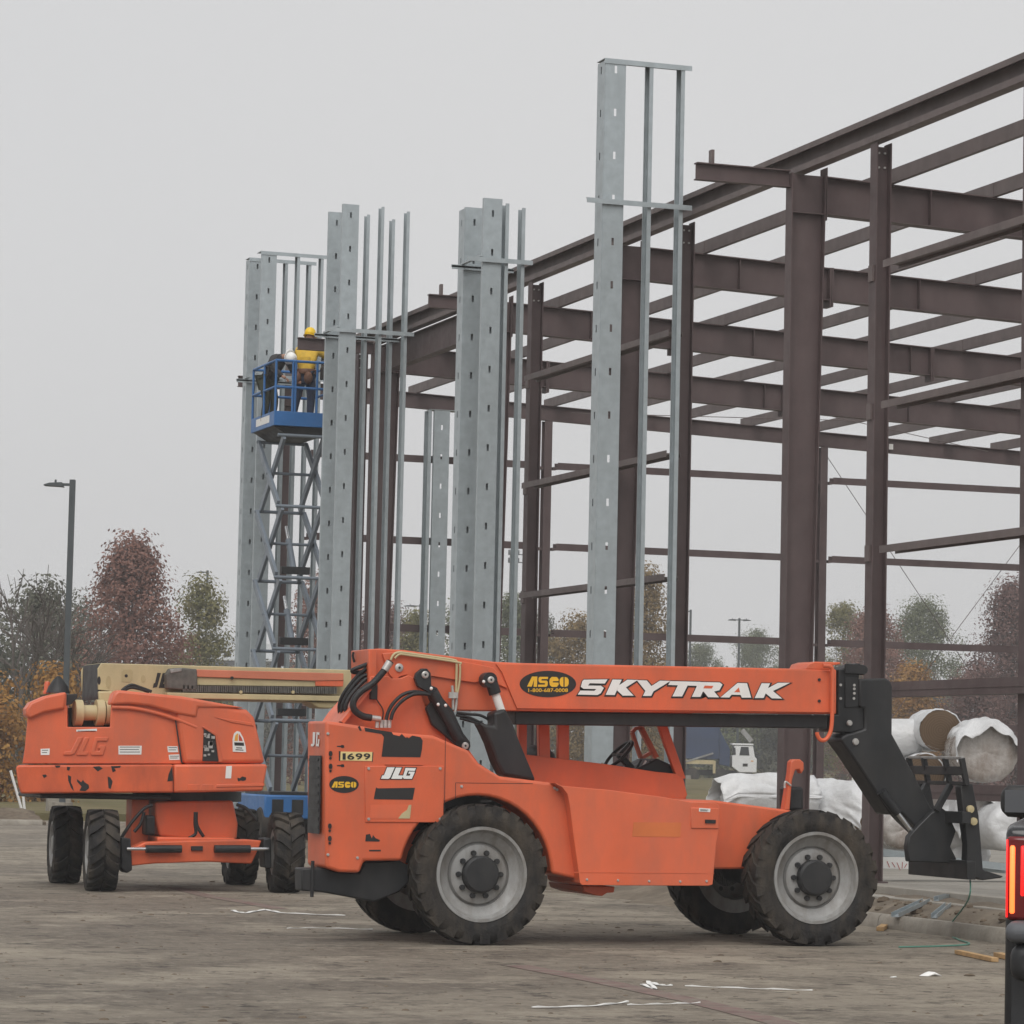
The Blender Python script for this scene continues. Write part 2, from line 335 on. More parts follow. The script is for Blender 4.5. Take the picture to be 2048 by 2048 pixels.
def tower(b0, ztop, label, far=True, boxed=True, sidenear=False, sidefar=False, toptrack=False, zl=9.55, zb=.2, slim_dz=0.0, far_dz=0.0, slims=(16.40, 16.88), farslim=True):
    t = thing('stud_tower', (16.2, b0, zb), label, 'metal framing', 'galvanised stud towers along the front wall')
    for b, side, zt, near in ((b0, sidenear, ztop, True),)+(((b0+.92, sidefar, ztop-far_dz, False),) if far else ()):
        stud(t, 'y', b, 15.62, 15.925, zb, zt, sgn=1, phase=.25)
        if boxed:
            m = MB(); m.box(15.64, 15.905, b+.074, b+.078, zb, zt-.01); m.build('stud_back', M['galv'], t)
        if side: stud(t, 'x', 15.61, b+.005, b+.30, zb, zt-.02, sgn=1, phase=.25)
        for k, a in enumerate(slims if (near or farslim) else ()):
            stud(t, 'x', a, b+.0, b+.2, zb, zt-slim_dz-.05*k*(0 if toptrack else 1), fl=.055, sgn=-1, phase=.27)
        if toptrack:
            m = MB(); m.box(15.6, slims[-1]+.1, b-.01, b+.31, zt+.004, zt+.012); m.box(15.6, slims[-1]+.1, b-.012, b-.008, zt-.06, zt+.004); m.build('top_track', M['galv'], t)
        if near or far:
            m = MB(); m.box(15.36 if near else 15.4, slims[-1]+.12, b-.05, b-.012, zl-(.0 if near else .03), zl+.012); m.box(15.36 if near else 15.4, slims[-1]+.12, b-.05, b-.044, zl-.06, zl); m.build('ledger_track', M['galv'], t)
    if far:
        m = MB(); m.box(15.56, 15.615, b0-.05, b0+.92, zl+.02, zl+.05); m.build('ledger_track', M['galv'], t)
    return t
TB = [PA(1212, 115, 15.62)[0], PA(968, 398, 15.62)[0], PA(686, 407, 15.62)[0], PA(524, 501, 15.62)[0]]
tower(TB[0], 11.62, 'tallest-looking galvanised stud tower, nearest the big tapered column, joined by a top track', far=False, sidenear=True, boxed=False, slims=(16.34, 16.82), toptrack=True, zl=9.62)
tower(TB[1], 10.5, 'galvanised stud tower with paired wide studs standing behind the left end of the orange boom', sidefar=True, zl=9.55, slim_dz=.06, slims=(16.04, 16.31), farslim=False)
tower(TB[2], 11.68, 'galvanised stud tower with four slim uncapped studs, just right of the blue work platform', zl=9.42)
tower(TB[3], 11.64, 'farthest galvanised stud tower, at the left behind the blue scissor lift', sidefar=True, toptrack=True, zl=9.2)
# studs of a return wall at the far end
t = thing('stud_return_wall', (20.4, FB[5]-.2, PADZ), 'two galvanised studs under a dark header at the far end wall', 'metal framing')
stud(t, 'x', 20.03, FB[5]-.45, FB[5]-.15, PADZ, 9.02, sgn=-1); stud(t, 'y', FB[5]-.46, 20.08, 20.42, PADZ, 9.02); stud(t, 'x', 20.62, FB[5]-.45, FB[5]-.15, PADZ, 9.02)
m = MB(); m.box(20.0, 20.75, FB[5]-.47, FB[5]-.14, 9.025, 9.035); m.build('top_track', M['galv'], t)
# ------------------------------------------------------------------ ground, kerbs, slab, field
def ground_mat():
    m = bpy.data.materials.new('muddy_concrete_lot'); m.use_nodes = True; n = m.node_tree.nodes; L = m.node_tree.links; p = n['Principled BSDF']
    t = n.new('ShaderNodeTexCoord')
    def noise(s, d=6, r=.6, sc=(1, 1, 1), rot=0):
        mp = n.new('ShaderNodeMapping'); mp.inputs['Scale'].default_value = sc; mp.inputs['Rotation'].default_value = (0, 0, rot); L.new(t.outputs['Object'], mp.inputs[0])
        x = n.new('ShaderNodeTexNoise'); x.inputs['Scale'].default_value = s; x.inputs['Detail'].default_value = d; x.inputs['Roughness'].default_value = r; L.new(mp.outputs[0], x.inputs['Vector']); return x.outputs[0]
    def rng(src, lo, hi, a=0, b=1):
        x = n.new('ShaderNodeMapRange'); x.inputs[1].default_value = lo; x.inputs[2].default_value = hi; x.inputs[3].default_value = a; x.inputs[4].default_value = b; L.new(src, x.inputs[0]); return x.outputs[0]
    def mx(f, a, b):
        x = n.new('ShaderNodeMix'); x.data_type = 'RGBA'; L.new(f, x.inputs[0])
        for v, i in ((a, 6), (b, 7)):
            if isinstance(v, tuple): x.inputs[i].default_value = (*v, 1)
            else: L.new(v, x.inputs[i])
        return x.outputs[2]
    th = -YAW
    big = noise(.10, 5, .6)
    c = mx(rng(big, .42, .58), (.225, .192, .152), (.34, .295, .235))
    md = noise(.38, 9, .72)
    c = mx(rng(md, .49, .59, 0, .7), c, (.155, .130, .103))         # damp mud film
    st2 = noise(.5, 9, .74)
    c = mx(rng(st2, .51, .60, 0, .7), c, (.44, .385, .305))          # dry pale dust
    tr1 = noise(.9, 6, .62, (.13, 1.0, 1), th+.3)                    # wheel tracks
    c = mx(rng(tr1, .56, .64, 0, .45), c, (.11, .092, .074))
    mid = noise(2.2, 9, .8)
    c = mx(rng(mid, .51, .61, 0, .75), c, (.105, .088, .07))
    fine = noise(7, 7, .82)
    c = mx(rng(fine, .51, .64, 0, .55), c, (.46, .41, .335))
    sp = noise(1.5, 8, .75)
    c = mx(rng(sp, .585, .62, 0, .75), c, (.055, .046, .039))        # dark clods and stains
    sp2 = noise(5, 4, .6)
    c = mx(rng(sp2, .64, .67, 0, .8), c, (.04, .034, .029))
    st = md
    L.new(c, p.inputs['Base Color']); L.new(rng(big, .35, .65, .62, .88), p.inputs['Roughness']); p.inputs['Specular IOR Level'].default_value = .3
    b = n.new('ShaderNodeBump'); b.inputs['Strength'].default_value = 1; b.inputs['Distance'].default_value = .05
    ad = n.new('ShaderNodeMath'); ad.operation = 'ADD'; L.new(mid, ad.inputs[0]); L.new(fine, ad.inputs[1]); L.new(ad.outputs[0], b.inputs['Height']); L.new(b.outputs[0], p.inputs['Normal'])
    return m
M['lot'] = ground_mat()
M['soil'] = mat('loose_brown_soil', (.135, .105, .078), .95, var=.35, scale=6, grime=(.20, .17, .13), gamt=.7, gscale=3, bump=1, bscale=14, spec=.1)
M['dirt'] = mat('trodden_dirt', (.19, .16, .125), .92, var=.25, scale=3, grime=(.10, .08, .062), gamt=.7, gscale=1.6, bump=.8, bscale=18, spec=.15)
M['slab'] = mat('slab_concrete', (.33, .31, .275), .85, var=.1, scale=3, grime=(.20, .175, .14), gamt=.6, gscale=1.5, bump=.3)
M['grass'] = mat('dull_grass', (.115, .105, .045), .95, var=.35, scale=.6, grime=(.17, .135, .075), gamt=.8, gscale=.25, gth=.48, bump=1, bscale=8, spec=.1)
m = MB(); m.add([(-500, -80, 0), (700, -80, 0), (700, 420, 0), (-500, 420, 0)], [(0, 1, 2, 3)])
tag(m.build('ground', M['lot']), kind='structure')
def sheet(fn, a0, a1, na, b0, b1, nb):
    m = MB(); V = [(a0+(a1-a0)*i/na, b0+(b1-b0)*j/nb, 0) for j in range(nb+1) for i in range(na+1)]
    V = [(x, y, fn(x, y)) for x, y, _ in V]
    m.add(V, [(j*(na+1)+i, j*(na+1)+i+1, (j+1)*(na+1)+i+1, (j+1)*(na+1)+i) for j in range(nb) for i in range(na)])
    rim = [i for i in range(na+1)]+[j*(na+1)+na for j in range(1, nb+1)]+[nb*(na+1)+i for i in range(na-1, -1, -1)]+[j*(na+1) for j in range(nb-1, 0, -1)]
    n0 = len(m.v); m.v += [(V[i][0], V[i][1], -.15) for i in rim]; R = len(rim)          # earth sides down into the ground
    m.f += [(rim[i], rim[(i+1) % R], n0+(i+1) % R, n0+i) for i in range(R)]
    return m
from mathutils import noise as mn
def sm(e0, e1, x): t = max(0, min(1, (x-e0)/(e1-e0))); return t*t*(3-2*t)
KA = 15.85; KEND = 36.6
def verge(x, y):
    lo = KA+.02 if y < KEND else 15.0
    z = .13+.17*sm(lo, 16.75, x) if y < KEND else -.01+.30*sm(14.9, 16.6, x)
    z += .035*mn.noise((x*1.9, y*1.9, .3))+.02*mn.noise((x*6, y*6, 2))
    z += .11*sm(16.05, 16.2, x)*(1-sm(16.3, 16.5, x))*max(0, mn.noise((x*1.1, y*1.5, 5))+.25)
    return max(z, -.01)
o = sheet(verge, KA+.012, 16.80, 14, 24, KEND, 130).build('dirt_verge', M['dirt'], smooth=60); tag(o, kind='structure')
o = sheet(verge, 14.9, 16.80, 20, KEND, 74, 200).build('dirt_verge', M['dirt'], smooth=60); tag(o, kind='structure')
m = MB(); m.box(16.803, 40, 26, 68, -.1, PADZ); o = m.build('building_slab', M['slab'], bevel=.012); tag(o, kind='structure')
m = MB(); m.box(16.46, 16.74, 24, 58, 0, .285); o = m.build('footing_strip', M['slab'], bevel=.012); tag(o, kind='structure')
def kerb(p0, p1, h=.15, w=.16):
    m = MB(); p0, p1 = Vector(p0), Vector(p1); d = (p1-p0).normalized(); s = Vector((-d.y, d.x, 0))
    prof = ((0, -.05), (0, .02), (.02, h-.03), (.05, h), (w, h), (w, -.05))
    V = [p+s*(-x)+Vector((0, 0, z)) for p in (p0, p1) for x, z in prof]; n = 6
    m.add(V, [tuple(range(n)), tuple(range(n, 2*n))[::-1]]+[(i, (i+1) % n, n+(i+1) % n, n+i) for i in range(n)]); return m
k = 0
b = 24.0
while b < KEND:
    o = kerb((KA-.16, b, 0), (KA-.16, min(KEND, b+3.03), 0)).build('kerb', M['concrete'], smooth=40); tag(o, kind='structure'); b += 3.05
a = -40.0
while a < 14.3:
    o = kerb((a+3.03, 78.4, 0), (a, 78.4, 0), .13).build('kerb', M['concrete'], smooth=40); tag(o, kind='structure'); a += 3.05
# soil berm behind the far kerb, then the field that rises to the far lot
def berm(x, y): return .09+.30*sm(78.6, 80.5, y)*(1-.6*sm(81.5, 84.5, y))*(.55+.9*abs(mn.noise((x*.8, y*.8, 1))))+.05*mn.noise((x*3, y*3, 0))
o = sheet(berm, -40, 15, 260, 78.58, 84.6, 26).build('soil_berm', M['soil'], smooth=50); tag(o, kind='structure')
def field(x, y):
    u = x/max(y, 1); k = sm(.22, .40, u)
    return .18+.06*mn.noise((x*.1, y*.1, 0))+k*(.75*sm(120, 215, y)+1.25*sm(245, 285, y))+(1-k)*(.5*sm(130, 320, y))
o = sheet(field, -160, 330, 120, 84.2, 415, 90).build('grass_field', M['grass'], smooth=60); tag(o, kind='structure')
# ------------------------------------------------------------------ lettering helpers
def spline(pts, n=6):
    P = [Vector(p) for p in pts]; R = []
    for i in range(len(P)-1):
        p0, p1, p2, p3 = P[max(i-1, 0)], P[i], P[i+1], P[min(i+2, len(P)-1)]
        for k in range(n):
            t = k/n; R.append(.5*((2*p1)+(p2-p0)*t+(2*p0-5*p1+4*p2-p3)*t*t+(3*p1-p0-3*p2+p3)*t**3))
    return R+[P[-1]]
def offset_poly(pts, d):
    A = sum(pts[i][0]*pts[(i+1) % len(pts)][1]-pts[(i+1) % len(pts)][0]*pts[i][1] for i in range(len(pts))); sg = 1 if A > 0 else -1; out = []
    for i in range(len(pts)):
        p, q, r = Vector(pts[i-1]), Vector(pts[i]), Vector(pts[(i+1) % len(pts)])
        e1, e2 = (q-p).normalized(), (r-q).normalized(); n1, n2 = Vector((e1.y, -e1.x))*sg, Vector((e2.y, -e2.x))*sg
        nn = (n1+n2); L = nn.length
        if L < .3: nn = n1; k = 1
        else: nn = nn/L; k = min(1/max(.35, nn.dot(n1)), 2.0)
        q2 = q+nn*d*k; out.append((q2.x, q2.y))
    return out
def decal(m, k, pts, b, t=.003): return m.prism(poly(k, pts, b), 'y', b-t, b)
def oval(cx, cy, rx, ry, n=36): return [(cx+rx*math.cos(2*math.pi*i/n), cy+ry*math.sin(2*math.pi*i/n)) for i in range(n)]
def text_mesh(m, s, k, x0, y0, x1, y1, b, t=.002, bold=.0, shear=0):      # flat lettering filling a pixel rectangle on the plane Y=b
    cu = bpy.data.curves.new('t', 'FONT'); cu.body = s; cu.offset = bold; cu.shear = shear; cu.fill_mode = 'BOTH'; cu.resolution_u = 3
    ob = bpy.data.objects.new('t', cu); col.objects.link(ob); dg = bpy.context.evaluated_depsgraph_get(); me = bpy.data.meshes.new_from_object(ob.evaluated_get(dg))
    V = [v.co.copy() for v in me.vertices]; Fc = [tuple(p.vertices) for p in me.polygons]
    mnx, mxx, mny, mxy = min(v.x for v in V), max(v.x for v in V), min(v.y for v in V), max(v.y for v in V)
    W = []
    for v in V:
        px = k(x0+(x1-x0)*(v.x-mnx)/(mxx-mnx), y1+(y0-y1)*(v.y-mny)/(mxy-mny)); a, z = PB(*px, b); W.append((a, b-t, z))
    m.add(W, Fc); bpy.data.objects.remove(ob); bpy.data.curves.remove(cu); bpy.data.meshes.remove(me); return m
ASCO = [[(174, 396), (206, 332), (240, 332), (238, 398), (216, 398), (219, 352), (204, 397)],
        [(255, 334), (310, 334), (308, 348), (268, 348), (266, 358), (300, 358), (308, 368), (306, 388), (298, 398), (245, 398), (246, 384), (288, 384), (290, 374), (258, 373), (248, 362), (248, 342)],
        [(334, 334), (366, 335), (377, 349), (377, 361), (340, 362), (340, 370), (377, 371), (377, 384), (366, 398), (334, 399), (321, 387), (317, 366), (321, 346)],
        [(408, 334), (408, 399), (392, 394), (384, 378), (384, 352), (392, 339)], [(416, 334), (434, 340), (442, 354), (442, 380), (434, 394), (416, 399)]]
K5, K6 = K(720, 1280, 4.83), K(1640, 1300, 3.865)

# ------------------------------------------------------------------ wheels
def lugged_tyre(R, w, rim_r, nl, lug_h, lug_w, axis='y', side=.45):
    m = MB(); h = w/2; c = R-lug_h
    prof = [(rim_r, -h*.80), (rim_r+.03, -h*.92), ((rim_r+c)/2, -h), (c-.05, -h*.95), (c-.012, -h*.82), (c, -h*.6), (c, h*.6), (c-.012, h*.82), (c-.05, h*.95), ((rim_r+c)/2, h), (rim_r+.03, h*.92), (rim_r, h*.80)]
    m.lathe(prof, (0, 0, 0), axis, 56, caps=False)
    for s in (-1, 1):
        for k in range(nl):
            t0 = 2*math.pi*(k+(.5 if s > 0 else 0))/nl; dt = lug_w/R
            P = []
            for (hh, off, rr) in ((.02*w, .0, R), (.30*w, dt*.9, R), (.47*w, dt*1.25, R-.012), (.495*w, dt*1.25, R-.012-side*.22)):
                for sg in (-.5, .5):
                    for ro in (0, -lug_h-.012):
                        t = t0+off+sg*dt; P.append(((rr+ro)*math.cos(t), s*hh, (rr+ro)*math.sin(t)))
            V = P if axis == 'y' else [(y, x, z) for x, y, z in P]
            Fc = []
            for i in range(3):
                a = i*4; b = a+4; Fc += [(a, b, b+2, a+2), (a+1, a+3, b+3, b+1), (a, a+1, b+1, b), (a+2, b+2, b+3, a+3)]
            Fc += [(0, 2, 3, 1), (12, 13, 15, 14)]
            m.add(V, Fc)
    return m
def rot_copy(o, parent, rz):
    c = o.copy(); col.objects.link(c); c.parent = parent; return c
def make_wheel(parent, R, w, rim_r, nl, lug_h, lug_w, hub_m, loc, depth=.10, nuts=10, hub_r=.178, axis='y'):
    d = -w*.40                                      # the outer face looks to -axis
    prof = [(rim_r+.012, d-.005), (rim_r+.008, d-.02), (rim_r-.02, d-.02), (rim_r-.035, d+.02), (rim_r*.90, d+.03), (rim_r*.875, d+.075), (rim_r*.80, d+.08), (rim_r*.77, d+.125), (rim_r*.67, d+.13), (rim_r*.63, d+.09), (rim_r*.56, d+.075), (rim_r*.40, d+.075), (0, d+.075)]
    if axis == 'x': rim = MB().lathe(prof, (0, 0, 0), 'x', 48, caps=False)
    else: rim = MB().lathe(prof, (0, 0, 0), 'y', 48, caps=False)
    rim.lathe([(rim_r+.01, d), (rim_r+.01, -d), (rim_r*.7, -d), (rim_r*.7, d+.10)], (0, 0, 0), axis, 32, closed=True)
    wo = rim.build('wheel', M['rim'], None, smooth=40); wo.parent = parent; wo.location = loc
    def sub(mb, nm, mt, **k):
        o = mb.build(nm, mt, None, **k); o.parent = wo; return o
    sub(lugged_tyre(R, w, rim_r, nl, lug_h, lug_w, axis), 'tyre', M['tyre'], smooth=35)
    sub(MB().lathe([(hub_r, d+.075), (hub_r, d+.0), (hub_r*.88, d-.02), (0, d-.025)], (0, 0, 0), axis, 24), 'hub', hub_m, smooth=40)
    for k in range(nuts):
        t = 2*math.pi*k/nuts; r = hub_r+.034; c = (r*math.cos(t), d+.04, r*math.sin(t))
        if axis == 'x': c = (c[1], c[0], c[2])
        sub(MB().lathe([(.026, 0), (.026, .036)], c, axis, 8), 'lug_nut', hub_m)
    return wo
def copy_wheel(wo, parent, loc, rz=0):
    c = wo.copy(); col.objects.link(c); c.parent = parent; c.location = loc; c.rotation_euler = (0, 0, rz)
    for ch in wo.children:
        d = ch.copy(); col.objects.link(d); d.parent = c
    return c

# ------------------------------------------------------------------ the telehandler
TO = (11.5, 30.7, 0.0)
tele = thing('telehandler', TO, 'orange telescopic handler with a long lettered boom, black fork head and big muddy tyres', 'telehandler')
BN = 29.65
rc = PB(963, 1748, 29.5); fc = PB(1633, 1757, 29.5)
WR = .672; ra, fa = rc[0], fc[0]
# rear pod with a wheel arch
top = poly(K2, [(165, 615), (420, 655), (590, 690), (860, 712), (1085, 808), (1150, 890), (1290, 975), (1510, 1002), (1665, 1022), (1722, 1065)], BN)
arch = [(ra+.76*math.cos(t), .66+.76*math.sin(t)) for t in [math.radians(x) for x in range(2, 176, 8)]]
low = poly(K2, [(415, 1520), (385, 1597), (255, 1592), (165, 1562)], BN)
m = MB(); m.prism(top+[(10.9, top[-1][1]-.1), (10.9, .62)]+arch+low, 'y', BN, 30.31); pod = m.build('rear_body', M['orange'], tele, bevel=.03, seg=3)
m = MB(); m.prism(poly(K2, [(418, 908), (925, 908), (922, 1272), (418, 1270)], BN), 'y', BN-.012, BN+.01); m.build('service_door', M['orange'], tele, bevel=.006)
for pts in ([(415, 660), (590, 690), (600, 706), (640, 716), (655, 701), (680, 727), (690, 722), (700, 730), (710, 722), (722, 712), (775, 722), (790, 745), (785, 800), (775, 852), (525, 848), (540, 722), (525, 702), (420, 685)],
            [(372, 655), (385, 650), (398, 680), (385, 682)], [(425, 1350), (450, 1345), (462, 1375), (470, 1352), (485, 1372), (515, 1385), (510, 1395), (420, 1393)]):
    decal(MB(), K2, pts, BN).build('worn_black_patch', M['decal_black'], tele)
for pts, mm in (([(490, 1046), (500, 1052), (740, 1048), (725, 1125), (475, 1122), (482, 1080)], M['decal_black']), ([(455, 1158), (715, 1155), (705, 1245), (450, 1246)], M['orange2']), ([(700, 1160), (717, 1158), (708, 1246), (632, 1246), (655, 1215), (690, 1190)], M['cream'])):
    decal(MB(), K2, pts, BN-.012-(.003 if mm is M['cream'] else 0)).build('worn_decal', mm, tele)
m = MB()
for x, y in ((195, 828), (195, 910), (190, 1295), (190, 1375)): decal(m, K2, oval(x, y, 11, 18, 10), BN, .02); decal(m, K2, oval(x, y+30, 8, 9, 8), BN, .01)
tag(m.build('panel_latches', M['decal_black'], tele), kind='stuff')
for y in (782, 906): decal(MB(), K2, [(238, y-4), (262, y-5), (268, y-10), (283, y-8), (285, y+8), (268, y+10), (262, y+4), (238, y+3)], BN).build('latch_arrow', M['decal_black'], tele)
# grille and letters on the pod's rear face
ar = top[0][0]
def rear_quad(k, x0, y0, x1, y1, t):
    (b0, z0), (b1, z1) = PA(*k(x1, y1), ar), PA(*k(x0, y0), ar)
    m = MB(); m.box(ar-t, ar, b0, b1, z0, z1); return m
g = rear_quad(K2, 68, 840, 126, 1345, .012).build('rear_grille', M['black'], tele)
for i in range(9):
    (b0, z0), (b1, z1) = PA(*K2(128, 860+54*i), ar), PA(*K2(68, 876+54*i), ar); MB().box(ar-.02, ar-.0125, b0, b1, z1, z0).build('grille_bar', M['black'], g)
m = MB()
for pts in ([(85, 690), (100, 690), (95, 770), (85, 782), (72, 780), (74, 765), (84, 765)], [(108, 690), (128, 692), (126, 708), (114, 706), (111, 765), (118, 766), (120, 735), (127, 735), (122, 782), (104, 780)]):
    P = [PA(*K2(*p), ar) for p in pts]; m.prism(P, 'x', ar-.004, ar-.001)
m.build('rear_lettering', M['white'], tele)
# lettering on the side
p = decal(MB(), K2, [(262, 815), (465, 818), (462, 876), (258, 872)], BN, .006).build('number_plate', M['plate_yellow'], tele)
m = MB()
for ch_, x0_, x1_ in (('1', 274, 294), ('6', 304, 350), ('9', 357, 402), ('9', 409, 453)): text_mesh(m, ch_, K2, x0_, 826, x1_, 867, BN-.007, bold=.022)
m.build('digits', M['decal_black'], p)
m = MB(); decal(m, K2, [(250, 812), (260, 812), (257, 876), (250, 874)], BN); decal(m, K2, [(464, 818), (472, 820), (468, 880), (461, 878)], BN); tag(m.build('plate_ends', M['decal_black'], p), kind='stuff')
p = decal(MB(), K2, oval(283, 1027, 95, 55), BN, .003).build('round_sticker', M['decal_black'], tele)
m = MB()
for L in ASCO: decal(m, K2, [(203+(x-174)*159/268, 1008+(y-332)*40/67) for x, y in L], BN-.003, .002)
m.build('sticker_lettering', M['decal_yellow'], p)
JLGP = [[(262, 1230), (335, 1230), (290, 1330), (275, 1342), (203, 1340), (215, 1308), (232, 1306)], [(347, 1232), (402, 1233), (368, 1308), (416, 1309), (404, 1342), (300, 1341)],
        [(440, 1235), (540, 1238), (528, 1265), (462, 1262), (445, 1310), (478, 1311), (488, 1292), (465, 1291), (473, 1270), (530, 1272), (500, 1342), (424, 1341), (412, 1325)]]
m = MB(); m2 = MB()
for L in JLGP: decal(m, K5, L, BN-.017, .003); decal(m2, K5, offset_poly(L, 8), BN-.012, .003)
p = m2.build('letter_outline', M['decal_black'], tele); m.build('side_lettering', M['white'], p)
# black rear frame and chassis
m = MB(); m.prism(poly(K2, [(8, 1566), (165, 1564), (255, 1596), (385, 1600), (415, 1528), (640, 1515), (720, 1560), (700, 1660), (640, 1720), (480, 1783), (150, 1722), (10, 1712)], 29.8), 'y', 29.8, 30.05); m.build('rear_frame', M['black'], tele, bevel=.015)
q = PB(*K2(85, 1560), 29.78); MB().tube([(q[0], 29.8, q[1]+.06), (q[0], 29.8, q[1]-.28)], .018).build('hitch_pin', M['black'], tele)
ch = poly(K3, [(1370, 1128), (1830, 1188), (1900, 1200), (1900, 1420), (1830, 1572), (1380, 1572)], 29.98)
m = MB(); m.prism([(8.9, .95), (10.3, 1.35)]+ch[:1]+ch[1:]+[(8.9, .62)], 'y', 29.98, 31.45); m.build('chassis', M['orange'], tele, bevel=.02)
m = MB(); q = PB(*K4(470, 1185), 30.1); m.box(q[0]-.1, q[0]+.55, 30.15, 31.3, .55, q[1]-.12); m.build('front_frame', M['black'], tele, bevel=.02)
m = MB(); m.box(8.8, 10.6, 30.0, 30.06, .62, 1.45); m.build('inner_fender', M['black'], tele)
for b in (30.72,):
    for a in (ra, fa): MB().tube([(a, 29.8, .66), (a, 30.5, .66), (a, 30.72, .66), (a, 30.95, .66), (a, 31.65, .66)], [.11, .13, .22, .13, .11], 14).build('axle', M['black'], tele, smooth=40)
m = MB(); m.prism(poly(K3, [(530, 1680), (740, 1684), (735, 1722), (690, 1725), (660, 1745), (620, 1742), (545, 1718)], 29.9), 'y', 29.9, 30.9); m.build('fuel_tank', M['orange'], tele, bevel=.01)
# side hood
hood = poly(K3, [(352, 1018), (400, 1036), (700, 1062), (1050, 1108), (1225, 1140), (1385, 1145), (1408, 1160), (1415, 1185), (1413, 1310), (1395, 1400), (1370, 1672), (1340, 1680), (530, 1676), (515, 1660), (470, 1330), (452, 1180), (435, 1090), (400, 1045)], 29.52)
m = MB(); m.prism(hood, 'y', 29.52, 30.45); hd = m.build('engine_hood', M['orange2'], tele, bevel=.07, seg=4)
m = MB(); m.prism(poly(K3, [(1228, 1175), (1408, 1180), (1408, 1312), (1228, 1310)], 29.52), 'y', 29.508, 29.53); m.build('hood_door', M['orange2'], tele, bevel=.008)
decal(MB(), K3, [(1320, 1253), (1388, 1255), (1386, 1278), (1320, 1276)], 29.507, .012).build('door_handle', M['black'], tele)
m = MB(); P = [PB(*K3(x, y), 29.56) for x, y in ((1282, 1146), (1355, 1150))]; zt = hood[5][1]; p = decal(MB(), K3, [(1282, 1178), (1355, 1183), (1352, 1205), (1280, 1201)], 29.507, .004).build('paper_label', M['white'], tele)
m = MB(); decal(m, K3, [(1290, 1186), (1343, 1190), (1342, 1193), (1290, 1189)], 29.502, .001); decal(m, K3, [(1290, 1193), (1335, 1196), (1334, 1199), (1290, 1196)], 29.502, .001); tag(m.build('label_print', M['decal_black'], p), kind='stuff')
decal(MB(), K3, [(860, 1270), (1165, 1272), (1160, 1365), (850, 1362)], 29.519, .002).build('removed_decal_ghost', mat('faded_patch', (.60, .16, .05), .45, var=.12), tele)
m = MB(); decal(m, K2, [(935, 715), (938, 715), (930, 1420), (926, 1420)], BN, .002); decal(m, K2, [(1000, 1015), (1500, 1020), (1500, 1023), (1000, 1018)], BN, .002); decal(m, K2, [(1000, 1018), (1003, 1018), (1003, 1120), (1000, 1120)], BN, .002); tag(m.build('panel_seams', M['decal_black'], tele), kind='stuff')
for x, y in ((440, 925), (900, 925), (440, 1250), (900, 1250), (1040, 1040), (1640, 1050), (1655, 1060), (180, 700), (180, 1480), (370, 1500)):
    q = PB(*K2(x, y), BN); MB().lathe([(.016, 0), (.012, -.012), (0, -.013)], (q[0], BN-.012 if 418 < x < 925 and 908 < y < 1270 else BN, q[1]), 'y', 8).build('panel_bolt', M['pin'], tele)
decal(MB(), K2, [(545, 893), (790, 896), (790, 902), (545, 899)], BN, .012).build('door_hinge', M['orange'], tele)
for pts in ([(445, 1448), (520, 1447), (520, 1458), (445, 1458)], [(780, 1235), (845, 1233), (845, 1245), (780, 1247)], [(1165, 1130), (1235, 1128), (1235, 1140), (1165, 1142)]): decal(MB(), K2, pts, BN, .002).build('small_plate', M['decal_black'], tele)
m = MB(); decal(m, K3, [(470, 1590), (1380, 1598), (1378, 1602), (474, 1594)], 29.519, .002); tag(m.build('hood_crease', M['orange'], tele), kind='stuff')
for x, y in ((560, 1640), (760, 1645), (960, 1650), (1160, 1652), (1330, 1650)):
    q = PB(*K3(x, y), 29.52); MB().lathe([(.014, 0), (.010, -.01), (0, -.011)], (q[0], 29.52, q[1]), 'y', 8).build('hood_bolt', M['pin'], tele)
# mast plates
ms = poly(K2, [(255, 628), (300, 562), (440, 402), (455, 330), (575, 330), (590, 345), (650, 342), (700, 322), (745, 345), (790, 470), (850, 640), (1000, 765), (1090, 806), (1150, 890), (1290, 980), (255, 980)], 30.41)
for b in (30.41, 31.03):
    m = MB(); m.prism(ms, 'y', b, b+.05); m.build('mast_plate', M['orange'], tele, bevel=.008)
m = MB(); m.prism(poly(K2, [(255, 628), (300, 562), (440, 402), (450, 402), (450, 980), (255, 980)], 30.41), 'y', 30.465, 31.025); m.build('mast_web', M['orange'], tele)
m = MB(); q0 = PB(*K2(262, 628), 30.38); q1 = PB(*K2(440, 410), 30.38); m.bar((q0[0], 30.36, q0[1]), (q1[0], 30.36, q1[1]), .10, .035, (0, 0, 1)); m.build('mast_flange', M['orange'], tele)
# boom
Z0 = lambda x, y: (x, y)
bm = poly(Z0, [(738, 1299), (757, 1297), (807, 1300), (987, 1323.5), (1039, 1326), (1673, 1339), (1673, 1428), (902, 1421), (800, 1402), (738, 1370)], 30.50)
m = MB(); m.prism(bm, 'y', 30.50, 30.99); boom = m.build('boom', M['orange'], tele, bevel=.012)
m = MB(); m.prism(poly(K2, [(440, 155), (492, 155), (492, 440), (470, 470), (440, 420)], 30.44), 'y', 30.43, 31.05); m.build('boom_end_plate', M['orange'], tele, bevel=.008)
m = MB(); m.prism(poly(K5, [(215, 128), (420, 112), (960, 200), (1290, 266), (1340, 322), (1430, 470), (1330, 430), (1190, 400), (1100, 412), (960, 392), (700, 350), (530, 375), (450, 338), (390, 352), (340, 398), (285, 335)], 30.47), 'y', 30.47, 30.497); m.build('doubler_plate', M['orange'], boom, bevel=.006)
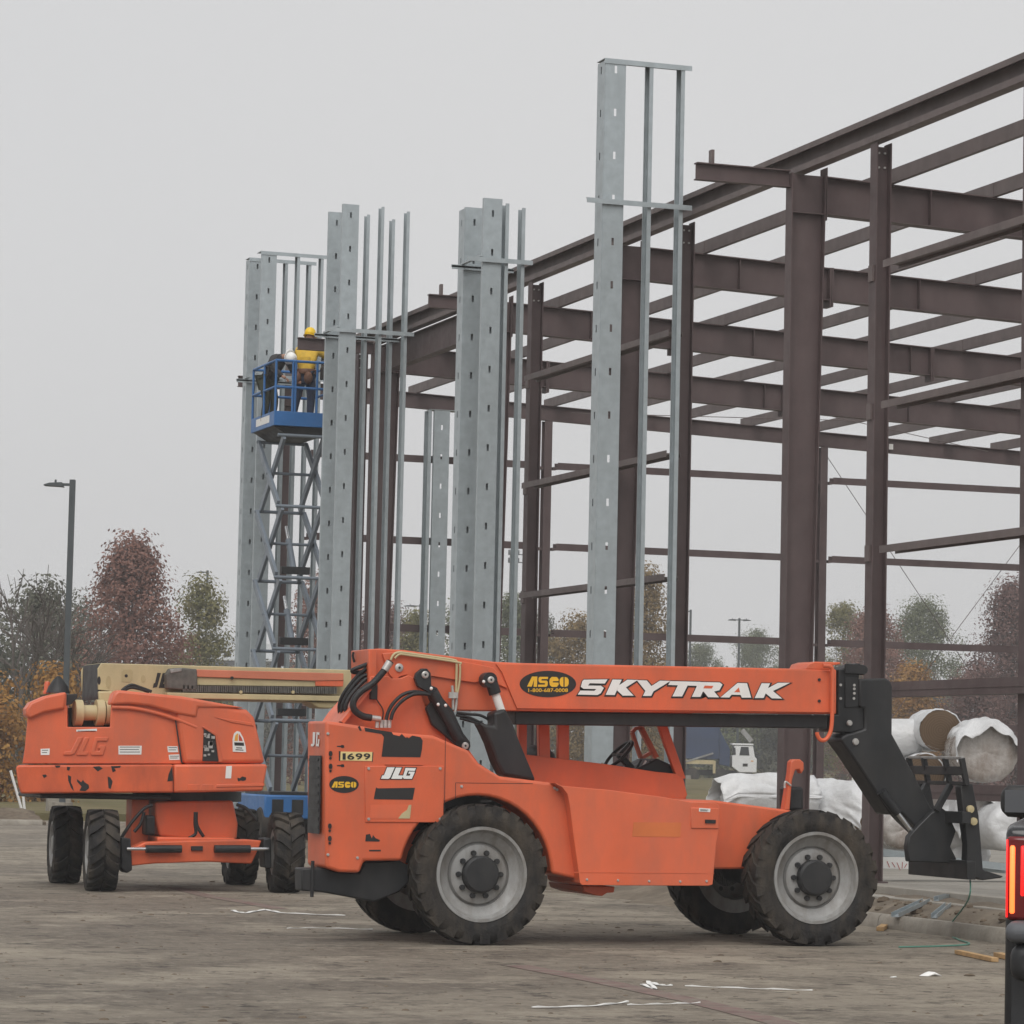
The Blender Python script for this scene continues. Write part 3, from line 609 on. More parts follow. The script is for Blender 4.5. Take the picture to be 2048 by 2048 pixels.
m = MB(); m.prism(poly(Z0, [(992, 1327.5), (1004, 1345), (1034, 1417), (1664, 1425), (1664, 1341.5), (1040, 1329)], 30.48), 'y', 30.48, 30.497); m.build('sleeve_plate', M['orange'], boom, bevel=.004)
BS = 30.479
p = decal(MB(), K3, oval(308, 380, 182, 85), BS, .003).build('oval_sticker', M['decal_black'], boom)
m = MB()
for L in ASCO: decal(m, K3, L, BS-.003, .002)
text_mesh(m, '1-800-687-0008', K3, 182, 408, 437, 432, BS-.0035, bold=.012); m.build('sticker_lettering', M['decal_yellow'], boom)
SKY = [[(540, 352), (692, 350), (674, 377), (578, 375), (566, 390), (650, 391), (668, 405), (648, 440), (626, 451), (500, 448), (517, 422), (608, 424), (620, 412), (538, 411), (520, 398), (530, 362)],
       [(725, 351), (783, 352), (738, 451), (680, 450)], [(767, 388), (820, 352), (887, 354), (810, 402), (860, 455), (790, 455), (753, 420)],
       [(880, 355), (945, 357), (975, 393), (1030, 358), (1098, 360), (987, 428), (973, 457), (920, 457), (936, 424)],
       [(1097, 361), (1290, 366), (1272, 392), (1207, 390), (1172, 460), (1110, 460), (1145, 388), (1083, 386)],
       [(1280, 367), (1415, 370), (1432, 384), (1412, 420), (1378, 428), (1410, 466), (1340, 465), (1312, 430), (1305, 430), (1290, 463), (1235, 463)],
       [(1530, 373), (1590, 375), (1617, 468), (1557, 468), (1549, 450), (1490, 449), (1476, 467), (1420, 466)],
       [(1685, 375), (1739, 376), (1697, 470), (1640, 470)], [(1724, 408), (1790, 372), (1868, 372), (1757, 425), (1817, 474), (1750, 472), (1710, 440)]]
m = MB(); m2 = MB(); m3 = MB()
for i, L in enumerate(SKY): decal(m, K3, L, BS-.006-.0004*(i % 2), .003); decal(m2, K3, [(x+2, y+3) for x, y in offset_poly(L, 8)], BS-.0008*(i % 3), .002)
for L in ([(1318, 390), (1374, 392), (1364, 409), (1310, 408)], [(1508, 432), (1546, 433), (1538, 402)]): decal(m3, K3, L, BS-.0098, .001)
m2.build('letter_outline', M['decal_black'], boom); m.build('boom_lettering', M['white'], boom); tag(m3.build('letter_counters', M['orange'], boom), kind='stuff')
m = MB(); m.prism(poly(Z0, [(1030, 1422.5), (1655, 1430.5), (1655, 1457), (1030, 1449)], 30.6), 'y', 30.6, 30.88); m.build('inner_boom', M['black'], tele, bevel=.01)
for x, y in ((617, 352), (617, 489), (707, 352), (707, 450), (707, 490)):
    q = PB(*K4(x, y), 30.46); MB().disc((q[0], 30.466, q[1]), .016, .02, 'y', 8).build('boom_bolt', M['decal_black'], boom)
m = MB(); m.prism(poly(K4, [(530, 285), (545, 250), (590, 236), (750, 240), (752, 252), (700, 262), (700, 290)], 30.5), 'y', 30.5, 30.95); m.build('hose_guide', M['orange'], tele, bevel=.01)
m = MB(); L = [PB(*K4(x, y), 30.42) for x, y in ((640, 262), (690, 270), (702, 320), (700, 560), (690, 680), (660, 735), (625, 740), (605, 710), (602, 690))]
m.tube([(a, 30.43, z) for a, z in spline([(a, z, 0) for a, z in L], 5) and [(v.x, v.y) for v in spline([(a, z, 0) for a, z in L], 5)]], .022, 8); m.build('hose_hoop', M['orange'], tele, smooth=40)
# black boom head, gooseneck, tilt ram
m = MB(); m.prism(poly(K6, [(142, 152), (300, 100), (318, 112), (302, 222), (302, 440), (345, 452), (345, 612), (250, 640), (82, 630), (82, 505), (142, 502)], 30.60), 'y', 30.60, 30.90); m.build('boom_head', M['black'], tele, bevel=.012)
q = PB(*K6(345, 152), 30.55); MB().lathe([(.045, 0), (.052, .03), (.052, .33), (.045, .36)], (q[0], 30.57, q[1]), 'y', 20).build('head_roller', M['black'], tele, smooth=40)
q2 = PB(*K6(200, 140), 30.55); m = MB(); m.bar((q2[0], 30.57, q2[1]), (q[0], 30.57, q[1]), .03, .09); m.build('roller_arm', M['black'], tele)
m = MB(); m.prism(poly(K6, [(195, 205), (300, 205), (300, 440), (195, 445)], 30.585), 'y', 30.585, 30.6); m.build('head_plate', M['black'], tele, bevel=.005)
for x, y in ((160, 270), (265, 272), (265, 300), (265, 335), (160, 375), (262, 375)):
    q = PB(*K6(x, y), 30.58); MB().disc((q[0], 30.575, q[1]), .014, .012, 'y', 8).build('head_bolt', M['pin'], tele)
GN = poly(K6, [(302, 222), (510, 218), (545, 240), (560, 285), (558, 650), (700, 910), (850, 1200), (905, 1300), (930, 1420), (860, 1480), (700, 1330), (620, 1245), (592, 1278), (545, 1270), (380, 1020), (240, 810), (158, 700), (170, 670), (215, 648), (250, 642), (345, 612), (345, 450), (302, 440)], 30.565)
m = MB(); m.prism(GN, 'y', 30.56, 30.93); m.build('gooseneck', M['black'], tele, bevel=.02)
for x, y, r in ((230, 565, .032), (277, 710, .038)):
    q = PB(*K6(x, y), 30.55); MB().lathe([(r, 0), (r*.8, -.02), (0, -.022)], (q[0], 30.557, q[1]), 'y', 14).build('pivot_pin', M['pin'], tele)
q0, q1 = PB(*K6(600, 1262), 30.53), PB(*K6(822, 1545), 30.53)
MB().tube([(q0[0], 30.53, q0[1]), (q1[0], 30.53, q1[1])], .026, 14).build('tilt_ram_rod', M['chrome'], tele, smooth=40)
q2 = PB(*K6(470, 1095), 30.53); MB().tube([(q2[0], 30.53, q2[1]), (q0[0], 30.53, q0[1])], .05, 14).build('tilt_ram', M['black'], tele, smooth=40)
m = MB(); m.prism(poly(K6, [(690, 1440), (760, 1360), (860, 1260), (930, 1210), (985, 1250), (1055, 1400), (1010, 1520), (1055, 1610), (1050, 1650), (690, 1636), (676, 1520)], 30.45), 'y', 30.45, 30.55); m.build('quick_hitch', M['black'], tele, bevel=.012); m = MB(); m.prism(poly(K6, [(760, 1360), (860, 1260), (930, 1210), (985, 1250), (1055, 1400), (1010, 1520), (1000, 1630), (760, 1620)], 30.9), 'y', 30.95, 31.05); m.build('quick_hitch', M['black'], tele, bevel=.012)
ca, cz = PB(*K6(1085, 835), 30.15)
zb = lambda y: PB(*K6(1110, y), 30.15)[1]
def cbar(n, p, q, w, h, mm='black'): m = MB(); m.bar(p, q, w, h); m.build(n, M[mm], tele, bevel=.006)
cbar('backrest_rail', (ca, 30.1, cz), (ca, 31.38, cz), .03, .03, 'rim')
cbar('backrest_rail', (ca+.02, 30.1, zb(935)), (ca+.02, 31.38, zb(935)), .035, .09)
cbar('backrest_rail', (ca+.05, 30.1, zb(1032)), (ca+.05, 31.38, zb(1032)), .04, .04)
for b in (30.12, 30.5, 31.0, 31.36): cbar('backrest_bar', (ca, b, cz), (ca+.06, b, zb(1045)), .05, .055)
cbar('carriage_bar', (ca+.03, 30.05, zb(1295)), (ca+.03, 31.42, zb(1295)), .10, .12)
cbar('carriage_bar', (ca+.09, 30.05, zb(1700)), (ca+.09, 31.42, zb(1700)), .10, .19)
for b in (30.45, 31.0): cbar('carriage_strut', (ca-.12, b, zb(1250)), (ca+.04, b, zb(1045)), .07, .06)
fs = poly(K6, [(1085, 1050), (1180, 1035), (1228, 1280), (1262, 1700), (1420, 1750), (1400, 1762), (1262, 1780), (1130, 1742), (1140, 1500), (1110, 1280)], 30.16)
for b in (30.16, 31.15): m = MB(); m.prism(fs, 'y', b, b+.13); m.build('fork', M['black'], tele, bevel=.01)
for x, y in ((1160, 1230), (1185, 1325)):
    q = PB(*K6(x, y), 30.15); MB().lathe([(.04, 0), (.04, -.03), (0, -.035)], (q[0], 30.16, q[1]), 'y', 12).build('fork_pin', M['cream'], tele)
# lift ram and the black compensating link
def ram(k, pts, b, name_b, r):
    pass
P = lambda k, x, y, b: (lambda t: (t[0], b, t[1]))(PB(*k(x, y), b))
m = MB(); m.prism(poly(K5, [(1290, 700), (1330, 690), (1410, 660), (1480, 800), (1530, 940), (1600, 1110), (1705, 1360), (1385, 1310), (1320, 1180), (1260, 1000), (1195, 860), (1160, 800), (1300, 830)], 30.22), 'y', 30.22, 30.46); m.build('lift_ram', M['black'], tele, bevel=.05, seg=3)
MB().tube([P(K5, 1262, 385, 30.34), P(K5, 1365, 690, 30.34)], .042, 16).build('lift_ram_rod', M['white'], tele, smooth=40)
m = MB(); m.tube([P(K5, 1262, 385, 30.34), P(K5, 1305, 520, 30.34)], .062, 14); m.lathe([(.075, 0), (.075, .14)], P(K5, 1258, 385, 30.29), 'y', 18); m.build('ram_clevis', M['black'], tele, smooth=40)
lk = poly(K5, [(530, 370), (545, 320), (600, 275), (650, 275), (685, 320), (690, 400), (690, 440), (745, 460), (800, 560), (900, 680), (1000, 900), (1065, 985), (1070, 1030), (1050, 1070), (1015, 1080), (970, 1050), (900, 990), (800, 900), (700, 820), (640, 660), (690, 600), (650, 500), (560, 450)], 30.33)
m = MB(); m.prism(lk, 'y', 30.33, 30.39); m.build('link_arm', M['black'], tele, bevel=.008)
q0 = P(K5, 700, 500, 30.29); q1 = P(K5, 960, 960, 30.29); MB().tube([q0, q1], .055, 14).build('slave_ram', M['black'], tele, smooth=40)
for x, y, r, b in ((375, 268, .042, 30.47), (627, 336, .036, 30.33), (1013, 1022, .036, 30.33), (1262, 385, .034, 30.29)):
    q = P(K5, x, y, b); MB().lathe([(r, 0), (r, -.015), (r*.7, -.022), (0, -.022)], q, 'y', 18).build('pivot_pin', M['pin'], tele, smooth=30)
    MB().disc((q[0], q[1]-.026, q[2]), r*.3, .004, 'y', 8).build('pin_centre', M['decal_black'], tele)
m = MB(); 
for x, y in ((690, 468), (757, 623), (828, 632), (1212, 402)): q = P(K5, x, y, 30.235); m.sphere((q[0], 30.24 if x < 900 else 30.29, q[2]), .017, 8)
tag(m.build('grease_fittings', M['white'], tele, smooth=60), kind='stuff')
# hoses and steel pipes
def hose(k, pts, b, r, nm, mm, db=0):
    L = [P(k, x, y, b+db*i/(len(pts)-1)) for i, (x, y) in enumerate(pts)]; MB().tube(spline(L, 6), r, 8).build(nm, M[mm], tele, smooth=60)
hose(K2, [(585, 235), (545, 290), (470, 375), (390, 430), (345, 490), (350, 545), (400, 585), (460, 598)], 30.28, .034, 'hydraulic_hose', 'blackrub')
hose(K2, [(455, 597), (518, 606)], 30.28, .028, 'hose_fitting', 'pin'); hose(K2, [(545, 292), (578, 238)], 30.27, .038, 'hose_fitting', 'pin')
hose(K2, [(555, 610), (568, 560), (600, 505), (660, 450), (730, 430), (810, 440)], 30.3, .018, 'hydraulic_hose', 'blackrub'); hose(K2, [(585, 610), (600, 560), (640, 505), (700, 460), (760, 443), (850, 455), (930, 520)], 30.27, .018, 'hydraulic_hose', 'blackrub')
for pts, db in (([(430, 280), (370, 330), (290, 430), (255, 510), (258, 580)], .2), ([(432, 320), (380, 350), (310, 440), (275, 520), (275, 590)], .1), ([(430, 345), (400, 370), (330, 450), (295, 520), (300, 570)], 0), ([(440, 250), (400, 265), (340, 290), (350, 305), (420, 300)], .1)):
    hose(K2, pts, 30.5, .021, 'hydraulic_hose', 'blackrub', db)
for pts in ([(345, 175), (340, 200), (350, 240)], [(375, 178), (400, 200), (425, 235)]): hose(K2, pts, 30.9, .012, 'hydraulic_hose', 'blackrub')
hose(K2, [(585, 225), (600, 195), (630, 178), (690, 182), (850, 205), (990, 226), (1008, 250), (1008, 330), (1005, 430)], 30.44, .013, 'steel_pipe', 'cream'); hose(K2, [(610, 215), (640, 190), (700, 195), (1010, 240), (1030, 260), (1028, 360), (1015, 440)], 30.43, .011, 'steel_pipe', 'cream')
for pts in ([(980, 390), (985, 470), (985, 545)], [(1010, 440), (1005, 520), (998, 560)], [(1005, 580), (1100, 600), (1180, 640)], [(1010, 565), (1090, 575), (1170, 585), (1260, 640)], [(1030, 600), (1120, 625), (1200, 650)]):
    hose(K2, pts, 30.42, .014, 'hydraulic_pipe', 'pin' if pts[0][1] < 500 else 'blackrub')
m = MB(); q = P(K2, 985, 452, 30.4); m.box(q[0]-.04, q[0]+.05, 30.39, 30.43, q[2]-.03, q[2]+.03); m.build('pipe_clamp', M['pin'], tele)
for x in (498, 527, 551, 577): MB().tube([P(K2, x, 612, 30.3), P(K2, x-3, 662, 30.3)], .02, 8).build('hose_fitting', M['pin'], tele)
q = P(K2, 473, 400, 30.39); m = MB(); m.box(q[0]-.035, q[0]+.035, 30.36, 30.41, q[2]-.12, q[2]+.03); m.build('sensor_box', M['decal_black'], tele, bevel=.005); hose(K2, [(475, 450), (500, 490), (535, 550), (528, 620)], 30.38, .006, 'sensor_wire', 'blackrub')
# cab on the far side
CB0, CB1 = 31.12, 31.92
wl = poly(K3, [(130, 830), (700, 898), (1000, 945), (1130, 958), (1180, 985), (1207, 1095), (1180, 1130), (270, 1040), (150, 960)], CB0)
for b in (CB0, CB1-.03): m = MB(); m.prism(wl, 'y', b, b+.03); m.build('cab_side', M['orange'], tele, bevel=.006)
m = MB(); m.prism([(wl[5][0]-.02, wl[5][1]-.2), (wl[5][0], wl[5][1]), (wl[4][0], wl[4][1]), (wl[4][0]-.03, wl[4][1])], 'y', CB0+.03, CB1-.03); m.prism([(wl[0][0], wl[0][1]-.4), (wl[5][0]-.1, wl[0][1]-.55), (wl[5][0]-.1, wl[0][1]-.5), (wl[0][0], wl[0][1]-.35)], 'y', CB0+.031, CB1-.031); m.build('cab_floor', M['orange'], tele)
ZT = PB(*K3(300, 560), CB0)[1]+.0
def post(x0, y0, x1, y1, w, b, nm='cab_post'):
    p0, p1 = PB(*K3(x0, y0), b), PB(*K3(x1, y1), b); k = (ZT-p1[1])/(p0[1]-p1[1]); t = (p1[0]+(p0[0]-p1[0])*k, ZT)
    m = MB(); m.prism([(t[0]-w/2, t[1]), (t[0]+w/2, t[1]), (p1[0]+w/2, p1[1]-.03), (p1[0]-w/2, p1[1]-.03)], 'y', b+.002, b+.07); m.build(nm, M['orange'], tele, bevel=.008)
    return t
for b in (CB0+.03, CB1-.102):
    tA = post(148, 645, 148, 838, .09, b); post(285, 645, 290, 848, .12, b); post(412, 645, 412, 868, .12, b); tB = post(1055, 655, 1170, 970, .10, b)
m = MB(); m.box(tA[0]-.08, tB[0]+.08, CB0-.02, CB1+.02, ZT, ZT+.07); m.build('cab_roof', M['orange'], tele, bevel=.02)
for pts in ([(905, 660), (1005, 855)], [(850, 690), (905, 855)], [(905, 860), (975, 820)], [(850, 690), (870, 668)], [(870, 668), (910, 660)]):
    q0, q1 = P(K3, *pts[0], CB1-.05), P(K3, *pts[1], CB1-.05); m = MB(); m.bar(q0, q1, .05, .055 if pts[0][0] == 905 and pts[0][1] < 700 else .035); m.build('window_frame', M['orange'], tele)
q = P(K3, 238, 850, 31.5); m = MB(); m.sphere((q[0], 31.52, q[2]-.06), .25, 16, (.85, .9, .75)); m.build('seat', M['black'], tele, smooth=60)
m = MB(); m.box(q[0]-.1, q[0]+.5, 31.3, 31.75, q[2]-.5, q[2]-.3); m.build('seat_base', M['black'], tele, bevel=.03)
c = Vector(P(K3, 765, 835, 31.5)); ax = Vector((-.72, 0, .69)); m = MB(); u = Vector((0, 1, 0)); w = ax.cross(u)
ring = [c+(u*math.cos(t)+w*math.sin(t))*.19 for t in [2*math.pi*i/24 for i in range(25)]]; m.tube(ring, .018, 8, False); m.bar(c-u*.18, c+u*.18, .03, .03); m.bar(c-w*.18, c+w*.02, .03, .03); m.bar(c, c-ax*.4, .06, .06, (0, 1, 0)); m.build('steering_wheel', M['black'], tele, smooth=50)
q = P(K3, 930, 920, 31.5); m = MB(); m.prism([(q[0]-.25, q[2]-.3), (q[0]+.3, q[2]-.3), (q[0]+.25, q[2]+.02), (q[0]+.05, q[2]+.1), (q[0]-.2, q[2]-.02)], 'y', 31.25, 31.8); m.build('dashboard', M['black'], tele, bevel=.02)
for i, (x, y) in enumerate(((880, 900), (910, 905), (940, 905), (975, 900))): m = MB(); q = P(K3, x, y, 31.3); m.tube([(q[0]-.03, 31.3, q[2]-.1), (q[0]+.05, 31.3, q[2]+.05)], .012, 6); m.build('control_lever', M['white' if i % 2 else 'black'], tele)
# front light bracket and black ram beside the front wheel
m = MB(); m.prism(poly(K4, [(385, 1195), (425, 950), (430, 880), (450, 865), (490, 865), (515, 885), (517, 930), (500, 960), (485, 930), (460, 935), (440, 1000), (425, 1195)], 30.2), 'y', 30.2, 30.3); m.build('lamp_bracket', M['orange'], tele, bevel=.012)
m = MB(); m.prism(poly(K4, [(428, 1040), (530, 1042), (532, 1195), (428, 1195)], 30.25), 'y', 30.31, 30.55); m.build('frame_ram', M['black'], tele, bevel=.03); hose(K4, [(390, 1050), (395, 1010), (430, 1035)], 30.2, .012, 'hydraulic_pipe', 'pin')
# wheels
wl_ = lambda a, b, z=.672: (a-TO[0], b-TO[1], z)
w1 = make_wheel(tele, WR, .40, .445, 22, .022, .11, M['black'], wl_(fa+.02, 29.72))
copy_wheel(w1, tele, wl_(ra+.02, 29.72)); copy_wheel(w1, tele, wl_(fa+.02, 31.75), math.pi); copy_wheel(w1, tele, wl_(ra+.02, 31.75), math.pi)
# ------------------------------------------------------------------ the boom lift (orange turntable, cream boom)
BJ = 41.2
JO = (9.85, 42.3, 0.0)
jl = thing('boom_lift', JO, 'orange boom lift with a scuffed counterweight, cream boom and four deep-tread tyres', 'boom lift')
def jp(pts, b): return poly(K1, pts, b)
def jprism(nm, pts, b0, b1, mm, bevel=.03, seg=3, par=None, skew=0):
    m = MB(); m.prism(jp(pts, b0), 'y', b0, b1)
    if skew: m.v = [(x+(skew*(y-b0) if x < 9.4 else -skew*.45*(y-b0) if x > 10.4 else 0), y, z) for x, y, z in m.v]      # the tail is rounded off away from the viewer
    return m.build(nm, M[mm], par or jl, bevel=bevel, seg=seg)
jprism('counterweight', [(95, 856), (112, 846), (1048, 842), (1048, 1012), (125, 1018), (108, 960)], BJ, 43.4, 'orange_chip', .025, skew=.22)
jprism('lower_cowl', [(1051, 842), (1612, 840), (1616, 856), (1590, 1003), (1100, 1012), (1051, 1012)], BJ, 43.35, 'orange2', .03, skew=.22)
jprism('hood', [(135, 836), (150, 740), (166, 562), (164, 510), (190, 472), (272, 436), (398, 410), (396, 486), (404, 492), (406, 616), (664, 616), (670, 484), (694, 420), (714, 399), (800, 404), (1062, 432), (1088, 560), (1100, 838)], BJ+.09, 43.25, 'orange2', .05, skew=.22)
jprism('engine_cowl', [(1068, 580), (1064, 436), (1102, 440), (1496, 511), (1540, 556), (1608, 838), (1104, 838)], BJ+.05, 43.2, 'orange2', .06, skew=.22)
jprism('hood_lip', [(158, 508), (186, 468), (275, 430), (402, 404), (390, 505), (270, 528), (182, 566), (160, 548)], BJ+.03, BJ+.3, 'orange2', .03)
jprism('hood_lip', [(668, 482), (688, 416), (712, 392), (1100, 430), (1480, 500), (1200, 500), (1190, 560), (1080, 540), (900, 490), (780, 478)], BJ+.025, BJ+.3, 'orange2', .035)
for pts in ([(172, 548), (270, 508), (386, 494)], [(676, 496), (800, 502), (930, 528), (1060, 568), (1185, 618)]):
    L = [PB(*K1(x, y), BJ+.07) for x, y in pts]; MB().tube(spline([(a, BJ+.07, z) for a, z in L], 6), .028, 8).build('trim_ridge', M['orange2'], jl, smooth=60)
jprism('cowl_groove', [(1290, 555), (1520, 590), (1535, 612), (1400, 590)], BJ+.038, BJ+.06, 'orange', .008)
w = jprism('engine_window', [(1232, 622), (1300, 665), (1322, 825), (1224, 822)], BJ+.03, BJ+.08, 'black', .01)
jprism('window_rim', [(1222, 615), (1232, 612), (1310, 656), (1345, 826), (1322, 828), (1300, 668), (1234, 626)], BJ+.015, BJ+.05, 'orange', .006)
m = MB()
for i in range(16):
    q = PB(*K1(rnd(1236, 1300), rnd(650, 810)), BJ); s = rnd(.012, .03); m.box(q[0]-s, q[0]+s, BJ+.012, BJ+.03, q[1]-s*.8, q[1]+s*.8)
tag(m.build('engine_fittings', M['pin'], w), kind='stuff')
jprism('hood_seam', [(1058, 575), (1064, 575), (1102, 830), (1094, 832)], BJ+.04, BJ+.06, 'decal_black', 0)
for x0 in (1135, 1222): jprism('step_recess', [(x0, 962), (x0+72, 962), (x0+60, 1000), (x0-8, 1000)], BJ-.004, BJ+.01, 'orange', .004)
jprism('cowl_rail', [(1310, 962), (1598, 958), (1595, 974), (1305, 980)], BJ-.012, BJ+.01, 'orange2', .006)
# stickers, embossed letters
for pts in ([(715, 729), (856, 729), (853, 782), (715, 782)], [(1010, 732), (1072, 732), (1076, 768), (1014, 768)], [(1018, 784), (1082, 780), (1086, 814), (1022, 815)], [(245, 748), (300, 746), (298, 784), (246, 785)], [(460, 632), (585, 626), (585, 640), (462, 644)]):
    d = BJ+.089; st = decal(MB(), K1, pts, d, .004).build('warning_sticker', M['white'], jl)
    (x0, y0), (x1, y1) = pts[0], pts[2]; m = MB(); n = max(1, int((y1-y0)/14))
    for i in range(n):
        y = y0+6+i*(y1-y0-8)/n; decal(m, K1, [(x0+8, y), (x1-8-6*(i % 2), y), (x1-8-6*(i % 2), y+4), (x0+8, y+4)], d-.004, .001)
    tag(m.build('sticker_print', M['decal_black'], st), kind='stuff')
st = decal(MB(), K1, [(1405, 765), (1404, 690), (1412, 655), (1430, 640), (1448, 645), (1468, 680), (1482, 730), (1486, 768)], BJ+.045, .004).build('arched_sticker', M['white'], jl)
M['dec_red'] = mat('red_decal', (.5, .06, .03), .5); M['dec_org'] = mat('amber_decal', (.75, .35, .05), .5)
decal(MB(), K1, [(1415, 700), (1420, 668), (1432, 655), (1438, 656), (1436, 700)], BJ+.041, .001).build('sticker_sun', M['dec_org'], st); decal(MB(), K1, [(1442, 700), (1442, 656), (1458, 680), (1466, 702)], BJ+.041, .001).build('sticker_ray', M['dec_red'], st)
m = MB(); decal(m, K1, [(1414, 708), (1472, 710), (1474, 730), (1416, 728)], BJ+.041, .001); decal(m, K1, [(1426, 738), (1462, 740), (1462, 746), (1426, 744)], BJ+.041, .001); decal(m, K1, [(1422, 750), (1470, 753), (1470, 758), (1422, 756)], BJ+.041, .001); tag(m.build('sticker_print', M['decal_black'], st), kind='stuff')
st = decal(MB(), K1, [(1365, 852), (1400, 850), (1395, 926), (1360, 926)], BJ-.001, .004).build('warning_sticker', M['white'], jl)
decal(MB(), K1, [(1434, 922), (1448, 926), (1462, 914), (1486, 920), (1484, 936), (1468, 942), (1454, 938), (1440, 944), (1434, 936)], BJ-.001, .003).build('scraped_mark', M['decal_black'], jl)
EMB = [[(470, 678), (500, 678), (452, 775), (430, 785), (382, 784), (392, 764), (428, 762)], [(512, 678), (540, 678), (500, 764), (535, 764), (526, 786), (462, 786)], [(575, 678), (656, 678), (648, 700), (590, 700), (570, 762), (600, 762), (606, 748), (590, 746), (598, 728), (640, 728), (622, 786), (552, 786), (546, 772)]]
m = MB()
for L in EMB: m.prism(jp(L, BJ+.07), 'y', BJ+.07, BJ+.092)
m.build('embossed_lettering', M['orange2'], jl, bevel=.006)
for pts in ([(405, 855), (425, 858), (418, 880), (404, 876)], [(410, 905), (430, 915), (428, 950), (440, 975), (446, 1003), (430, 985), (412, 940)], [(465, 930), (490, 950), (500, 935), (512, 950), (535, 965), (538, 985), (515, 1003), (480, 1000), (492, 975), (465, 945)], [(255, 905), (275, 902), (285, 912), (265, 925)], [(670, 852), (730, 850), (725, 862), (690, 864), (700, 880), (680, 890)], [(650, 915), (665, 920), (680, 945), (668, 990), (655, 985)], [(1018, 900), (1040, 850), (1045, 940), (1010, 945)], [(330, 848), (365, 848), (360, 860), (340, 862)], [(560, 856), (600, 852), (620, 866), (590, 884)]):
    decal(MB(), K1, pts, BJ-.0005, .002).build('paint_chip', M['decal_black'], jl)
# notch with the boom foot
m = MB(); m.prism(jp([(404, 500), (668, 500), (664, 616), (406, 616)], BJ+.7), 'y', BJ+.7, BJ+.75); m.build('notch_back', M['black'], jl)
q = PB(*K1(480, 530), 41.9)
for x, r in ((470, .17), (600, .17), (655, .15)):
    q = PB(*K1(x, 530), 41.75); MB().lathe([(r*.5, -.05), (r, -.05), (r, .05), (r*.5, .05)], (q[0], 41.75, q[1]), 'x', 24).build('boom_foot', M['cream'], jl, smooth=40)
q0, q1 = PB(*K1(470, 530), 41.75), PB(*K1(650, 530), 41.75); MB().tube([(q0[0], 41.75, q0[1]), (q1[0], 41.75, q1[1])], .10, 18).build('boom_pin', M['cream'], jl, smooth=40)
jprism('boom_yoke', [(595, 400), (680, 400), (690, 470), (670, 610), (610, 600)], 41.82, 41.9, 'cream', .02)
# boom
BB = 41.92
side = [(590, 262), (612, 230), (3050, 296), (3050, 496), (1000, 442), (690, 452), (660, 400), (592, 392)]
L = jp(side, BB); aE = L[1][0]
m = MB(); m.prism(L, 'y', BB, BB+.03); jb = m.build('boom', M['cream'], jl, bevel=.01)
m = MB(); m.prism(L, 'y', BB+1.07, BB+1.1); m.build('boom_side', M['cream'], jl, bevel=.01)
m = MB(); m.prism([L[1], L[2], (L[2][0], L[2][1]-.03), (L[1][0], L[1][1]-.03)], 'y', BB+.031, BB+1.069); m.build('boom_top', M['cream'], jl)
m = MB(); m.prism([(L[0][0]+.02, L[0][1]+.06), (L[0][0]+.06, L[0][1]+.06), (L[0][0]+.06, L[5][1]), (L[0][0]+.02, L[5][1])], 'y', BB+.032, BB+1.068); m.build('boom_end_shade', M['decal_black'], jl)  # black panel standing in for the dark inside of the open tail
m = MB(); m.prism([L[4], L[3], (L[3][0], L[3][1]+.03), (L[4][0], L[4][1]+.03)], 'y', BB+.031, BB+1.069); m.build('boom_bottom', M['cream'], jl)
M['cream_d'] = mat('cream_recess', (.40, .33, .18), .5)
for c in (oval(598, 335, 10, 26, 14),): decal(MB(), K1, c, BB-.0005, .002).build('boom_hole', M['decal_black'], jb)  # black oval painted on for the dark inside a hole
for pts, mm in (([(745, 268), (790, 268), (802, 282), (800, 330), (785, 346), (735, 344), (735, 280)], 'cream_d'), (oval(655, 345, 16, 38, 16), 'cream_d'), (oval(865, 325, 13, 22, 16), 'cream_d')): decal(MB(), K1, pts, BB-.0005, .004).build('boom_patch', M[mm], jb, bevel=.001)  # the ovals are recesses, their shade painted as darker cream
decal(MB(), K1, oval(762, 307, 10, 10, 10), BB-.005, .002).build('boom_bolt', M['decal_black'], jb)
for pts in ([(950, 288), (972, 290), (948, 375), (922, 380), (928, 352), (936, 350)], [(982, 290), (1008, 290), (985, 355), (1000, 356), (996, 380), (958, 380)]): decal(MB(), K1, pts, BB-.0005, .002).build('boom_lettering', M['decal_black'], jb)
# carrier of the hose track, in front of the boom
PT = 41.72
M['track_grey'] = mat('dusty_hose_track', (.10, .095, .085), .7, var=.3, scale=12); M['rail_pink'] = mat('faded_orange_rail', (.52, .17, .10), .5, var=.1)
jprism('track_bracket', [(1005, 300), (1030, 262), (1100, 258), (1190, 266), (1195, 395), (1120, 395), (1010, 385)], PT, PT+.18, 'track_grey', .02)
jprism('track_bracket_cap', [(1028, 268), (1098, 260), (1098, 280), (1032, 290)], PT-.01, PT+.1, 'rim', .006)
jprism('jib_rail', [(1190, 268), (2075, 292), (2075, 335), (1905, 338), (1170, 312)], PT+.02, PT+.14, 'rail_pink', .008)
jprism('jib_rail_end', [(1905, 338), (2075, 335), (2072, 372), (1905, 368)], PT+.03, PT+.12, 'orange', .006)
jprism('track_tray', [(1190, 318), (1905, 338), (1905, 372), (1190, 362)], PT+.05, PT+.12, 'cream', .004)
jprism('track_rail', [(1010, 407), (2100, 430), (2100, 462), (1010, 442)], PT+.0, PT+.15, 'cream', .01)
m = MB(); n = 74
for i in range(n):
    x = 1105+i*12.6; y = 364+(x-1105)*.012; P4 = jp([(x, y), (x+9, y), (x+9, y+40), (x, y+40)], PT+.01); m.prism(P4, 'y', PT+.0+.008*(i % 2), PT+.1)
